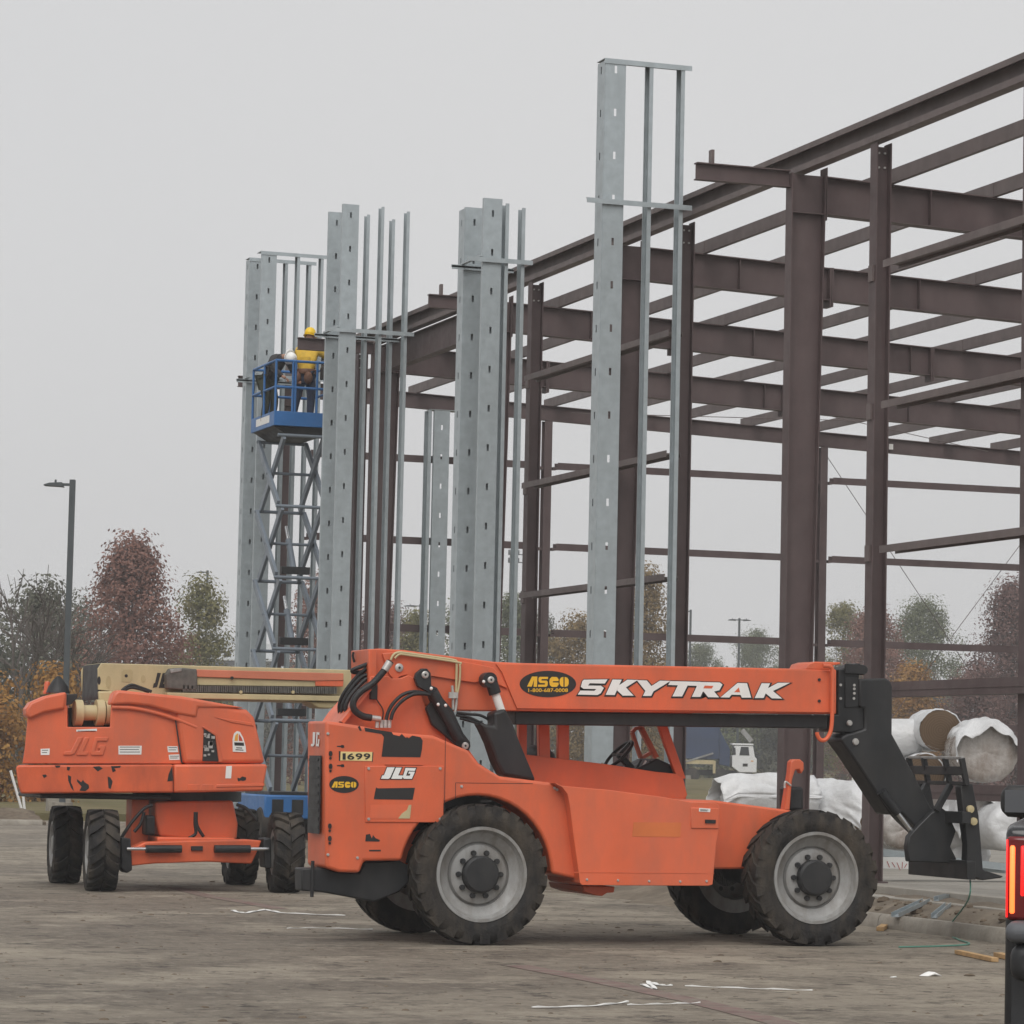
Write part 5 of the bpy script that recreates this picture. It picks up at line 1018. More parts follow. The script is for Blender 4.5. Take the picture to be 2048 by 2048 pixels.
def tree(x0, x1, ytop, dist, kind, label, shape='round', dens=1.0, leaf=.18, group='trees beyond the site'):
    xc = (x0+x1)/2; a, b = gpos(xc, dist); z0 = field(a, b) if b > 84.2 else 0
    z0 -= .05; H = zat(xc, ytop, dist)-z0; W = abs(x1-x0)/F_PX*dist/2*(1.3 if shape == 'tear' else 1.15); R = random.Random(int(xc*13+ytop))
    t = thing('tree', (a, b, z0), label, 'tree', group); ORG[t.name] = (0, 0, 0)
    low = {'round': .10, 'tear': .04, 'shrub': .0, 'column': .05}[shape]
    tr = MB(); tr.tube([(0, 0, -.1), (R.uniform(-.1, .1), R.uniform(-.1, .1), H*.35), (R.uniform(-.25, .25), R.uniform(-.25, .25), H*.85)], [max(.09, H*.018), max(.06, H*.013), .02], 7)
    def env(f):              # half width of the crown at a height fraction of it
        if shape == 'tear': return max(0, 1-f**1.5)**.62*(.86+.14*min(1, f/.18))*1.02
        if shape == 'column': return math.sin(math.pi*min(1, .12+.88*f))**.6
        return math.sqrt(max(0, 1-((f-.38)/.63)**2)) if f > .38 else .75+.25*f/.38
    nc = int((95 if shape != 'shrub' else 75)*max(1, W*H/22)*dens); C = []
    while len(C) < nc:
        f = R.random(); e = env(f); th = R.uniform(0, 2*math.pi); q = R.random()**.5; lump = 1+.34*mn.noise((math.cos(th)*1.7+xc, math.sin(th)*1.7, f*4))
        C.append((Vector((W*e*q*lump*math.cos(th), W*e*q*lump*math.sin(th), H*(low+(1-low)*f*.97))), .20+.26*R.random()+W*.04))
    for c, r in R.sample(C, min(len(C), 26)):
        s = Vector((0, 0, max(H*.15, c.z*R.uniform(.45, .75)))); md = (s+c)/2+Vector((0, 0, -.08*c.length)); tr.tube([s, md, c], [.05, .032, .012], 5)
    tr.build('trunk', M['bark'], t, smooth=60)
    V = []; Fc = []
    nl = 170 if leaf < .22 else 120
    for c, r in C:
        for _ in range(nl):
            p = c+Vector([max(-1.7, min(1.7, R.gauss(0, 1)))*r for _k in range(3)]); n = ((p-c)/r*1.1+Vector((R.gauss(0, .55), R.gauss(0, .55), R.gauss(.35, .55)))).normalized(); u = n.orthogonal().normalized(); w = n.cross(u); an = R.uniform(0, 6.28)
            u, w = u*math.cos(an)+w*math.sin(an), w*math.cos(an)-u*math.sin(an); s = leaf*R.uniform(.55, 1.15); i = len(V)
            V += [p-u*s*.5, p+w*s*.33, p+u*s*.55, p-w*s*.33]; Fc.append((i, i+1, i+2, i+3))
    me = bpy.data.meshes.new('crown'); me.from_pydata(V, [], Fc); me.materials.append(LM[kind]); o = bpy.data.objects.new('crown', me); col.objects.link(o); o.parent = t
    return t
def bare_tree(x0, x1, ytop, dist, label, lv=5):
    xc = (x0+x1)/2; a, b = gpos(xc, dist); z0 = field(a, b)-.05; H = zat(xc, ytop, dist)-z0; W = abs(x1-x0)/F_PX*dist/2; R = random.Random(int(xc*7+ytop))
    t = thing('bare_tree', (a, b, z0), label, 'tree', 'trees beyond the site'); ORG[t.name] = (0, 0, 0); tr = MB(); br = MB()
    def grow(p, d, ln, r, l):
        m = p+d*ln*.5+Vector((R.gauss(0, .05), R.gauss(0, .05), 0))*ln; e = p+d*ln+Vector((0, 0, .06*ln)); (tr if l == lv else br).tube([p, m, e], [r, r*.85, r*.68], 6 if l > 2 else 4, False)
        if l == 0: return
        for _ in range(3 if l > 1 else 4):
            nd = (d+Vector((R.gauss(0, .48), R.gauss(0, .48), R.gauss(.10, .25)))).normalized(); grow(p+d*ln*R.uniform(.6, 1.0), nd, ln*R.uniform(.66, .9), max(.016, r*.6), l-1)
    grow(Vector((0, 0, -.1)), Vector((0, 0, 1)), H*.31, H*.016+.05, lv)
    tr.build('trunk', M['bark'], t, smooth=60); o = br.build('branches', M['bark'], t, smooth=60); tag(o, kind='stuff'); return t
tree(142, 362, 1088, 140, 'red', 'large russet-leaved tree right of the tall lamp post', 'tear', 1.5)
tree(335, 447, 1155, 165, 'ygreen', 'pale green tree just right of the large russet tree', 'column', 1.0)
tree(95, 215, 1195, 178, 'olive', 'dull green tree half hidden behind the tall lamp post', 'round', 1.0)
tree(-40, 165, 1175, 128, 'olive', 'dark olive tree at the far left edge behind the bare branches', 'round', .8, leaf=.2)
bare_tree(-60, 150, 1092, 118, 'bare dark tree with arching twigs at the far left edge')
tree(-85, 40, 1342, 104, 'orange', 'small orange-leaved tree at the left edge above the barrels', 'shrub', .55, .17, 'small orange trees')
tree(88, 124, 1350, 106, 'orange', 'small orange-leaved tree at the foot of the tall lamp post', 'shrub', .8, .18, 'small orange trees')
tree(560, 690, 1150, 178, 'red', 'russet tree seen between the scissor lift and the next stud tower', 'tear', 1.1)
tree(690, 830, 1205, 195, 'maroon', 'dark reddish tree behind the slim studs right of the lift', 'round', 1.0)
tree(795, 860, 1230, 182, 'ygreen', 'yellow-green tree in the gap left of the paired wide studs', 'round', 1.0)
tree(870, 960, 1212, 200, 'green', 'green tree behind the paired wide studs', 'round', 1.0)
tree(975, 1060, 1195, 190, 'green', 'dark green tree behind the narrow brown post', 'column', .9)
tree(1060, 1105, 1222, 215, 'olive', 'thin grey-green tree between two brown posts', 'column', .5)
tree(1090, 1215, 1232, 188, 'tan', 'low tan-leaved tree left of the tallest stud', 'round', 1.0)
tree(1215, 1350, 1138, 175, 'tan', 'tall tan-leaved tree seen between the two slim capped studs', 'column', 1.0)
tree(1360, 1440, 1285, 305, 'green', 'small dark green tree just above the letters of the boom', 'round', 1.0)
tree(1448, 1572, 1262, 308, 'green', 'wider dark green tree left of the tapered column', 'round', .75)
tree(1640, 1735, 1208, 225, 'ygreen', 'yellowish tree right of the tapered column', 'round', 1.0)
tree(1672, 1815, 1218, 210, 'red', 'broad red-brown tree behind the post beside the fork head', 'round', 1.1)
tree(1765, 1918, 1200, 235, 'green', 'green tree with an open crown above the insulation rolls', 'round', .8)
tree(1785, 1862, 1335, 190, 'orange', 'small rust-orange tree below the open green crown', 'round', 1.0, .2)
bare_tree(1845, 1950, 1300, 215, 'pale bare sapling left of the dark red tree', 4)
tree(1935, 2110, 1162, 190, 'maroon', 'dark red tree cut by the right edge of the picture', 'tear', 1.3)
tree(1900, 2010, 1335, 180, 'maroon', 'low dark red shrub above the largest wrapped roll', 'shrub', 1.0)
tree(440, 560, 1330, 260, 'olive', 'distant dull hedge tree behind the farthest stud tower', 'round', .8)
SC = [(-60, 1330, 'olive'), (60, 1345, 'red'), (180, 1330, 'olive'), (300, 1350, 'red'), (420, 1345, 'green'), (520, 1330, 'olive'), (640, 1330, 'red'), (760, 1325, 'tan'), (900, 1320, 'tan'), (1040, 1320, 'olive'), (1160, 1325, 'tan'), (1290, 1322, 'ygreen'), (1420, 1345, 'green'), (1560, 1350, 'olive'), (1690, 1330, 'red'), (1800, 1345, 'maroon'), (1930, 1350, 'red'), (2060, 1330, 'maroon')]
WHERE = ['at the left edge', 'under the tall lamp post', 'left of the large russet tree', 'under the large russet tree', 'under the pale green tree', 'behind the farthest stud tower', 'behind the lift', 'behind the four slim studs', 'behind the paired wide studs', 'behind the narrow brown post', 'left of the tallest stud', 'under the tall tan tree', 'above the boom letters', 'behind the tapered column', 'behind the fork head', 'above the topmost roll', 'above the largest roll', 'at the right edge']
for (x, yt, kd), w_ in zip(SC, WHERE): tree(x-85, x+85, yt, 262+rnd(-8, 8), kd, 'low distant %s scrub %s' % (dict(olive='dull green', red='russet', green='green', tan='tan', ygreen='yellowish', maroon='dark red')[kd], w_), 'shrub', .8, .28, 'low scrub along the horizon')
# ------------------------------------------------------------------ lamp posts
M['pole'] = mat('dark_bronze_pole', (.055, .065, .07), .5, var=.1)
def lamp(x, ytop, dist, label, w=.15, arm=.75, heads=(-1,), z_arm=.08):
    a, b = gpos(x, dist); z0 = (field(a, b) if b > 84.2 else berm(a, b) if b > 78.6 else 0)-.03; H = zat(x, ytop, dist)-z0
    t = thing('lamp_post', (a, b, z0), label, 'lamp post', 'parking lot lamp posts'); ORG[t.name] = (0, 0, 0); t.rotation_euler = (0, 0, -YAW)
    m = MB(); m.box(-w/2, w/2, -w/2, w/2, .25, H); m.build('pole', M['pole'], t, bevel=.01); m = MB(); m.lathe([(.28, -.3), (.28, .3), (.0, .3)], (0, 0, 0), 'z', 20); m.build('base', M['concrete'], t)
    for s in heads:
        m = MB(); m.box(s*w/2, s*arm*.35, -.03, .03, H-z_arm-.09, H-z_arm-.02); m.build('arm', M['pole'], t)
        m = MB(); m.prism([(s*arm*.3, H-z_arm-.13), (s*arm*.36, H-z_arm), (s*arm*.8, H-z_arm-.02), (s*arm, H-z_arm-.07), (s*arm, H-z_arm-.1), (s*arm*.45, H-z_arm-.12)], 'y', -.15, .15); hd_ = m.build('lamp_head', M['pole'], t, bevel=.01)
        m = MB(); m.box(s*arm*.6-.025, s*arm*.6+.025, -.025, .025, H-z_arm-.015, H-z_arm+.07); m.build('photocell', M['pole'], hd_)
    return t
lamp(127, 957, 86, 'tall dark lamp post with a single head, nearest, at the left of the picture')
lamp(404, 1140, 235, 'distant lamp post right of the pale green tree', .16, .8)
lamp(833, 1208, 235, 'distant lamp post peeping past the back wall studs', .16, 1.2)
lamp(1376, 1219, 235, 'distant lamp post right beside the slim capped stud and brown post', .16, 1.1)
lamp(1474, 1236, 240, 'distant lamp post with two heads, left of the tapered column', .16, .85, (-1, 1))
a, b = gpos(1013, 330); z0 = field(a, b); H = zat(1013, 1098, 330)-z0
t = thing('floodlight_mast', (a, b, z0), 'thin sports floodlight mast with cross-arms seen between the studs and the brown post', 'floodlight'); ORG[t.name] = (0, 0, 0); t.rotation_euler = (0, 0, -YAW)
MB().tube([(0, 0, -.3), (0, 0, H)], [.22, .12], 10).build('mast', M['pole'], t)
for z in (H-.5, H-1.3):
    m = MB(); m.bar((-.3, 0, z), (2.3, 0, z), .1, .1); m.build('cross_arm', M['pole'], t)
    for k in range(4): m = MB(); m.box(-.1+k*.75-.2, -.1+k*.75+.2, -.3, .1, z+.05, z+.45); m.build('floodlight', M['pole'], t, bevel=.03)
# ------------------------------------------------------------------ far buildings, fence, refuse truck
def rot_thing(nm, x, dist, label, cat, z=None, group=None):
    a, b = gpos(x, dist); t = thing(nm, (a, b, (field(a, b) if z is None else z)), label, cat, group); ORG[t.name] = (0, 0, 0); t.rotation_euler = (0, 0, -YAW); return t
M['pale_wall'] = mat('pale_metal_wall', (.52, .54, .55), .6, var=.05, scale=.3); M['dark_wall'] = mat('dark_lean_to', (.05, .052, .055), .7)
t = rot_thing('far_building', 452, 360, 'pale flat-roofed building far off, just left of the stud towers', 'building'); k = 360/F_PX; zz = t.location.z
def zr(x, y, d): return zat(x, y, d)-zz
m = MB(); m.box(-2.0, 9, 0, 14, -.3, zr(450, 1286, 360)); m.build('wall', M['pale_wall'], t); m = MB(); m.box(-1.2, .1, 1, 6, zr(450, 1286, 360), zr(440, 1271, 360)); m.build('roof_unit', M['pale_wall'], t)
m = MB(); m.box(-2.6, 9, -2, -.01, -.3, zr(450, 1322, 360)); m.build('lean_to', M['dark_wall'], t); m = MB(); m.box(-2.7, 9.1, -2.1, 0, zr(450, 1322, 360), zr(450, 1318, 360)); m.build('canopy', M['pale_wall'], t)
for i in range(3): m = MB(); m.box(-.6+i*1.6, .2+i*1.6, -.012, -.004, zr(450, 1314, 360), zr(450, 1304, 360)); m.build('window', M['glass'], t)
M['screen'] = mat('dark_windscreen_mesh', (.028, .04, .045), .85, var=.2, scale=.5)
t = rot_thing('screen_fence', 1560, 292, 'long dark mesh-covered fence behind the refuse truck', 'fence'); zz = t.location.z
for i in range(-5, 6):
    m = MB(); m.box(i*3.05, i*3.05+2.97, 0, .03, .05, zr(1540, 1452, 292)); m.build('panel', M['screen'], t); MB().tube([(i*3.05-.04, .05, -.2), (i*3.05-.04, .05, zr(1540, 1450, 292))], .04, 6).build('post', M['pole'], t)
# refuse truck, side on, cab to the right
M['tblue'] = mat('navy_truck_body', (.025, .045, .10), .4, var=.15, scale=.6); M['twhite'] = mat('white_truck_cab', (.72, .73, .74), .4, var=.04)
TD = 236; t = rot_thing('refuse_truck', 1486, TD, 'far white-cabbed refuse truck with a dark blue body, seen under the boom', 'truck', z=zat(1486, 1566, TD)); zz = t.location.z; S = TD/F_PX
X = lambda x: (x-1486)*S
Zp = lambda y: zat(1486, y, TD)-zz
m = MB(); m.box(X(1335), X(1436), -1.2, 1.2, Zp(1520), Zp(1452)); m.build('body', M['tblue'], t, bevel=.05); m = MB(); m.box(X(1337), X(1436), -1.24, -1.2, Zp(1480), Zp(1476)); m.build('body_rib', M['tblue'], t)
m = MB(); m.prism([(X(1436), Zp(1530)), (X(1458), Zp(1534)), (X(1458), Zp(1500)), (X(1436), Zp(1460))], 'y', -1.0, 1.0); m.build('hopper', M['tblue'], t, bevel=.04)
m = MB(); m.prism([(X(1462), Zp(1512)), (X(1468), Zp(1511)), (X(1465), Zp(1492)), (X(1503), Zp(1492)), (X(1507), Zp(1514)), (X(1511), Zp(1517)), (X(1511), Zp(1545)), (X(1476), Zp(1545)), (X(1462), Zp(1534))], 'y', -1.2, 1.2); cb = m.build('cab', M['twhite'], t, bevel=.05)
m = MB(); m.box(X(1461), X(1504), -1.25, 1.25, Zp(1491), Zp(1487.5)); m.build('cab_roof', M['twhite'], t, bevel=.03)
m = MB(); m.prism([(X(1476), Zp(1511)), (X(1479), Zp(1494)), (X(1494), Zp(1494)), (X(1496), Zp(1511))], 'y', -1.215, -1.203); m.build('side_window', M['glass'], cb)
m = MB(); m.prism([(X(1462), Zp(1510)), (X(1463), Zp(1496)), (X(1468), Zp(1496)), (X(1469), Zp(1510))], 'y', -1.215, -1.203); m.build('rear_window', M['glass'], cb)
m = MB(); m.box(X(1483), X(1493), -1.215, -1.203, Zp(1533), Zp(1527)); m.build('step_recess', M['decal_black'], cb)
m = MB(); m.box(X(1499), X(1504), -1.22, -1.203, Zp(1523), Zp(1521)); m.build('marker_lamp', M['dec_org'], cb)
m = MB(); m.bar((X(1366), -1.3, Zp(1527)), (X(1424), -1.3, Zp(1508)), .12, .12); m.build('loader_arm', M['rim'], t); m = MB(); m.box(X(1364), X(1426), -1.3, -1.1, Zp(1530), Zp(1522)); m.build('side_rail', M['cream'], t); m = MB(); m.box(X(1424), X(1429), -1.3, -1.1, Zp(1548), Zp(1523)); m.build('outrigger', M['cream'], t)
for x in (1352, 1384, 1440, 1490): m = MB(); m.lathe([(.0, -.15), (.5, -.15), (.52, -.1), (.52, .15), (.0, .15)], (X(x), -1.0, .52), 'y', 22); m.build('wheel', M['tyre'], t, smooth=40)
m = MB(); m.box(X(1340), X(1500), -.5, .5, .5, .9); m.build('frame', M['black'], t)
m = MB(); m.bar((X(1485), .9, Zp(1460)), (X(1504), .9, Zp(1482)), .2, .35); m.build('lift_arm', M['rim'], t)
# stakes, barrels, box by the far kerb
M['pvc'] = mat('white_plastic_pipe', (.72, .72, .70), .4, var=.04); M['bred'] = mat('faded_red_barrel', (.45, .10, .07), .5); M['bblue'] = mat('dark_blue_barrel', (.05, .055, .085), .5)
def gnd(x, y, dist, z): return None
d0 = 83.0
for (x0, y0, x1, y1), lb in (((46, 1628, 21, 1541), 'long white plastic stake leaning left at the far kerb'), ((50, 1628, 46, 1589), 'short upright white plastic stake beside the leaning one')):
    p0, p1 = Vector(PD(x0, y0, d0)), Vector(PD(x1, y1, d0)); o = MB().tube([p0-(p1-p0).normalized()*.15, p1], .035, 10).build('stake', M['pvc'], smooth=60); tag(o, lb, 'stake')
for x, yb, yt, w, mm, lb in ((2, 1580, 1551, 15, 'bred', 'red and white barrel cut by the left edge'), (19, 1578, 1527, 18, 'bblue', 'dark blue-grey barrel standing behind the leaning stake')):
    a, b = gpos(x, 128); z0 = zat(x, yb, 128); h = zat(x, yt, 128)-z0; r = w/F_PX*128/2
    t = thing('barrel', (a, b, z0), lb, 'barrel'); ORG[t.name] = (0, 0, 0)
    m = MB(); m.lathe([(r*.96, -.15), (r, h*.3), (r*1.03, h*.33), (r, h*.36), (r, h*.63), (r*1.03, h*.66), (r, h*.69), (r*.97, h*.94), (0, h*.94)], (0, 0, 0), 'z', 22); m.build('drum', M[mm], t, smooth=50)
    m = MB(); m.lathe([(r*.99, h*.9), (r*1.02, h*.93), (r*1.0, h*.98), (0, h*1.0)], (0, 0, 0), 'z', 22); m.build('lid', M['white' if mm == 'bred' else 'bblue'], t, smooth=50)
a, b = gpos(122, 88); t = thing('utility_box', (a, b, .15), 'grey utility box on the grass behind the left front tyre of the boom lift', 'utility box'); ORG[t.name] = (0, 0, 0)
m = MB(); m.box(-.31, .31, 0, .4, -.1, .50); m.build('cabinet', M['concrete'], t, bevel=.02); m = MB(); m.box(-.34, .34, -.03, .43, .5, .55); m.build('lid', M['concrete'], t, bevel=.01)
for x, yt, yb, lb in ((1706, 1532, 1553, 'short white marker post right of the tapered column'), (1615, 1538, 1556, 'short white marker post just left of the front lamp bracket')):
    a, b = gpos(x, 200); z0 = zat(x, yb, 200); m = MB(); m.lathe([(.06, -.5), (.06, zat(x, yt, 200)-z0-.02), (.03, zat(x, yt, 200)-z0), (0, zat(x, yt, 200)-z0)], (a, b, z0), 'z', 12); o = m.build('marker_post', M['pvc'], smooth=50); tag(o, lb, 'marker post')
# ------------------------------------------------------------------ pickup at the right edge, seen from behind
M['carpaint'] = mat('black_car_paint', (.015, .016, .018), .22, var=.1, spec=.6); M['bumper'] = mat('grey_plastic_bumper', (.10, .105, .115), .5, var=.06)
M['lamp_hot'] = mat('lit_tail_lamp_core', (.9, .2, .08), .3, emit=((1.0, .12, .02), 2.2)); M['lamp_red'] = mat('lit_tail_lamp', (.6, .02, .02), .25, emit=((1.0, .02, .02), .85)); M['lamp_dark'] = mat('dark_red_lens', (.12, .004, .006), .15, spec=.6)
PDs = 14.0
X0 = (2021-1024)/F_PX*PDs
fw0 = Vector((math.sin(YAW), math.cos(YAW), 0)); r0 = Vector((math.cos(YAW), -math.sin(YAW), 0))
PYAW = -YAW-math.atan(989/F_PX)-.055                              # it stands at the edge of the view, heading straight away
c0 = fw0*PDs+r0*X0; o0 = c0+Vector((math.cos(PYAW), math.sin(PYAW), 0))*1.0
pk = thing('pickup_truck', (o0.x, o0.y, 0), 'black pickup with a glowing red tail lamp, cut by the right edge', 'pickup', None); ORG[pk.name] = (0, 0, 0); pk.rotation_euler = (0, 0, PYAW)
def pb(nm, mm, *a, bevel=.03): m = MB(); m.box(*a); return m.build(nm, M[mm], pk, bevel=bevel, seg=3)
zp = lambda y: zat(2030, y, PDs)
HW = 1.0
side = [(0, .62), (.02, 1.0), (0, 1.50), (.1, 1.52), (1.75, 1.54), (1.8, .55), (1.55, .55), (1.45, .95), (1.1, 1.02), (.75, .95), (.65, .55), (.1, .55)]
for s in (-1, 1):
    m = MB(); m.prism(side, 'x', s*HW, s*(HW-.12)); m.build('bed_side', M['carpaint'], pk, bevel=.03, seg=3)
pb('tailgate', 'carpaint', -HW+.17, HW-.17, .0, .09, .68, 1.5)
pb('bed_floor', 'black', -HW+.13, HW-.13, .1, 1.8, .75, .8)
pb('rear_bumper', 'bumper', -HW+.01, HW-.01, -.17, .02, zp(1880), zp(1838), bevel=.04); pb('bumper_skirt', 'black', -HW+.03, HW-.03, -.15, .05, zp(1955), zp(1882), bevel=.05)
for s in (-1, 1):
    L = MB(); L.box(s*(HW-.005), s*(HW-.165), -.03, .02, zp(1838), zp(1672)); l = L.build('tail_lamp', M['lamp_dark'], pk, bevel=.015)
    for x0, x1, mm, y0, y1 in ((.020, .042, 'lamp_hot', 1825, 1690), (.066, .084, 'lamp_red', 1790, 1690), (.1, .118, 'lamp_red', 1790, 1690), (.004, .013, 'lamp_red', 1833, 1678)):
        xm, rr = s*(HW-(x0+x1)/2), abs(x1-x0)/2; m = MB(); m.tube([(xm, -.03, zp(y0)), (xm, -.03, zp(y0)+rr*.6), (xm, -.03, zp(y1)-rr*.6), (xm, -.03, zp(y1))], [rr*.5, rr, rr, rr*.5], 12); m.build('lit_bar', M[mm], l, smooth=60)
cabp = [(1.82, .6), (1.82, 1.45), (1.92, 1.62), (2.15, 2.02), (2.4, 2.08), (3.6, 2.08), (4.15, 1.62), (5.3, 1.5), (5.42, 1.2), (5.42, .6), (4.98, .6), (4.9, .95), (4.5, 1.02), (4.1, .95), (4.0, .6)]
m = MB(); m.prism(cabp, 'x', -HW+.01, HW-.01)
m.v = [(x*(1-.22*max(0, (z-1.5))/.58), y, z) for x, y, z in m.v]; m.build('cab', M['carpaint'], pk, bevel=.05, seg=3)
m = MB(); m.add([(-.68, 1.93, 1.62), (.68, 1.93, 1.62), (.62, 2.12, 1.96), (-.62, 2.12, 1.96)], [(0, 1, 2, 3)]); m.v = [(x, y-.02, z) for x, y, z in m.v]; m.build('rear_window', M['glass'], pk, solid=.01)
for s in (-1, 1):
    mx_ = -HW-.13 if s < 0 else HW+.13
    zz_ = zat(2030, 1602, 17.75); m = MB(); m.prism([(mx_-.10, zz_-.05), (mx_-.10, zz_+.05), (mx_-.06, zz_+.085), (mx_+.07, zz_+.09), (mx_+.10, zz_+.05), (mx_+.10, zz_-.06), (mx_+.05, zz_-.09), (mx_-.06, zz_-.085)], 'y', 3.68, 3.82); mr_ = m.build('side_mirror', M['black'], pk, bevel=.03, seg=3); MB().box(mx_-.075, mx_+.075, 3.674, 3.679, zz_-.06, zz_+.06).build('mirror_glass', M['bumper'], mr_); m = MB(); m.bar((s*(HW-.05), 3.8, 1.5), (mx_, 3.78, 1.52), .06, .06); m.build('mirror_arm', M['black'], pk)
for s in (-1, 1):
    for y in (1.1, 4.5):
        m = MB(); c = (s*(HW-.14), y, .40); prof = [(.22, -.13), (.38, -.13), (.40, -.1), (.40, .1), (.38, .13), (.22, .13)]; m.lathe(prof, c, 'x', 32, closed=True); w_ = m.build('wheel', M['tyre'], pk, smooth=40); MB().lathe([(.22, -.05), (.05, -.08), (0, -.08)], c, 'x', 20).build('rim', M['rim'], w_)
m = MB(); m.box(-HW+.05, HW-.05, .1, 5.2, .45, .62); m.build('underbody', M['black'], pk)
pb('mud_flap', 'black', -HW+.03, -HW+.27, 1.62, 1.64, .2, .6, bevel=.005)
# ------------------------------------------------------------------ channels, offcuts, timber, litter on the ground
def at(x, y, z=0.0): a, b = PZ(x, y, z); return Vector((a, b, z))
M['wood'] = mat('raw_pine', (.42, .27, .13), .8, var=.2, scale=9); M['strap'] = mat('green_strap', (.10, .26, .20), .5); M['paper'] = mat('white_scrap', (.75, .75, .73), .7, var=.05); M['redline'] = mat('worn_red_paint', (.165, .10, .09), .85, var=.3, scale=4, grime=(.19, .165, .135), gamt=1, gscale=5, gth=.5)
M['redmark'] = mat('red_marker', (.4, .07, .06), .6)
def chan(p, q, w, h, nm, mm='galv', up=True):
    p, q = Vector(p), Vector(q); d = (q-p).normalized(); s = d.cross(Vector((0, 0, 1))).normalized(); m = MB(); u = Vector((0, 0, 1))
    pr = [(-w/2, 0), (-w/2, h), (-w/2+.006, h), (-w/2+.006, .006), (w/2-.006, .006), (w/2-.006, h), (w/2, h), (w/2, 0)]
    V = [e+s*x+u*z for e in (p, q) for x, z in pr]; n = 8; m.add(V, [tuple(range(n)), tuple(range(n, 16))[::-1]]+[(i, (i+1) % n, n+(i+1) % n, n+i) for i in range(n)]); return m.build(nm, M[mm])
z1 = PB(*K6(480, 1560), 36.9)[1]
for i, (k0, k1, b, lb) in enumerate((((470, 1560), (1470, 1680), 36.9, 'long galvanised channel on top of the bundle behind the fork carriage'), ((480, 1620), (1480, 1700), 37.1, 'lower galvanised channel of the bundle behind the fork carriage'))):
    (a0, zA), (a1, zB) = PB(*K6(*k0), b), PB(*K6(*k1), b); o = chan((a0, b, zA-.05), (a1, b, zB-.05), .16, .09, 'channel'); tag(o, lb, 'steel channel', 'galvanised channels lying on the slab')
a0, zA = PB(*K6(470, 1600), 36.75); t = thing('marked_board', (a0, 36.75, PADZ), 'pale board with red scrawl lying behind the front tyre', 'board'); a1 = PB(*K6(690, 1600), 36.75)[0]
zlo = PB(*K6(560, 1690), 36.75)[1]; m = MB(); m.box(a0, a1+.2, 36.75, 36.79, max(zlo, PADZ), zA); m.build('panel', M['paper'], t)
m = MB()
for i in range(6): x = a0+.10+i*.06+rnd(-.02, .02); m.bar((x, 36.746, zA-.05-rnd(0, .03)), (x+rnd(-.05, .06), 36.746, zA-.12-rnd(0, .05)), .008, .003, (0, 1, 0))
tag(m.build('red_scrawl', M['redmark'], t), kind='stuff')
for (x0, y0, x1, y1), w, lb in (((1790, 1824, 1852, 1817), .09, 'short galvanised offcut on the dirt behind the kerb'), ((1868, 1828, 1896, 1824), .07, 'smaller galvanised offcut nearest the green strap'), ((1872, 1818, 1897, 1816), .06, 'thin galvanised offcut behind the smaller one')):
    p, q = at(x0, y0, .2), at(x1, y1, .2); p.z = verge(p.x, p.y)+.005; q.z = verge(q.x, q.y)+.005; o = chan(p, q, w, .05, 'offcut'); tag(o, lb, 'steel offcut', 'galvanised offcuts by the kerb')
def plank(x0, y0, x1, y1, w, h, lb, z=.004):
    p, q = at(x0, y0, z), at(x1, y1, z); m = MB(); m.bar(p+Vector((0, 0, h/2)), q+Vector((0, 0, h/2)), w, h); o = m.build('timber_offcut', M['wood'], bevel=.004); tag(o, lb, 'timber', 'timber offcuts on the ground')
plank(1916, 1908, 1990, 1924, .07, .04, 'long pine offcut lying near the pickup'); plank(1996, 1914, 2030, 1922, .09, .045, 'pine offcut partly hidden by the pickup'); plank(1760, 1862, 1774, 1853, .08, .045, 'small pine block beside the front tyre')
def strip(pts, w, nm, mm, lb, cat, z=.006, kind=None):
    P = spline([at(x, y, z) for x, y in pts], 6); m = MB(); V = []
    for i, p in enumerate(P):
        d = (P[min(i+1, len(P)-1)]-P[max(i-1, 0)]).normalized(); s = Vector((-d.y, d.x, 0))*w/2*(.8+.4*random.random()); lift = Vector((0, 0, .006+.005*math.sin(i*1.7)))
        V += [p-s, p+s, p+s+lift, p-s+lift]
    m.add(V, [f for i in range(len(P)-1) for f in [(4*i+j, 4*i+(j+1) % 4, 4*i+4+(j+1) % 4, 4*i+4+j) for j in range(4)]]+[(0, 1, 2, 3), tuple(4*len(P)-4+j for j in (3, 2, 1, 0))]); o = m.build(nm, M[mm], smooth=50)
    tag(o, lb, cat, None, kind); return o
for pts, w, lb in (([(465, 1821), (490, 1826), (530, 1820), (570, 1826), (690, 1831)], .045, 'long torn white strip on the ground below the boom lift'), ([(575, 1857), (640, 1856), (745, 1859)], .03, 'thin white strip left of the rear tyre'),
                   ([(1285, 1969), (1310, 1978), (1296, 1964), (1318, 1970), (1345, 1971)], .035, 'curled white strip on the ground under the front of the handler'), ([(1065, 2015), (1180, 2012), (1255, 2004)], .03, 'long straight white strip at the bottom of the picture'), ([(1370, 1972), (1500, 1977), (1625, 1981)], .012, 'faint thin white cord right of the curled strip'), ([(1255, 2010), (1330, 2008), (1400, 2006)], .012, 'faint thin white cord right of the straight strip')):
    strip(pts, w, 'plastic_strip', 'paper', lb, 'litter')
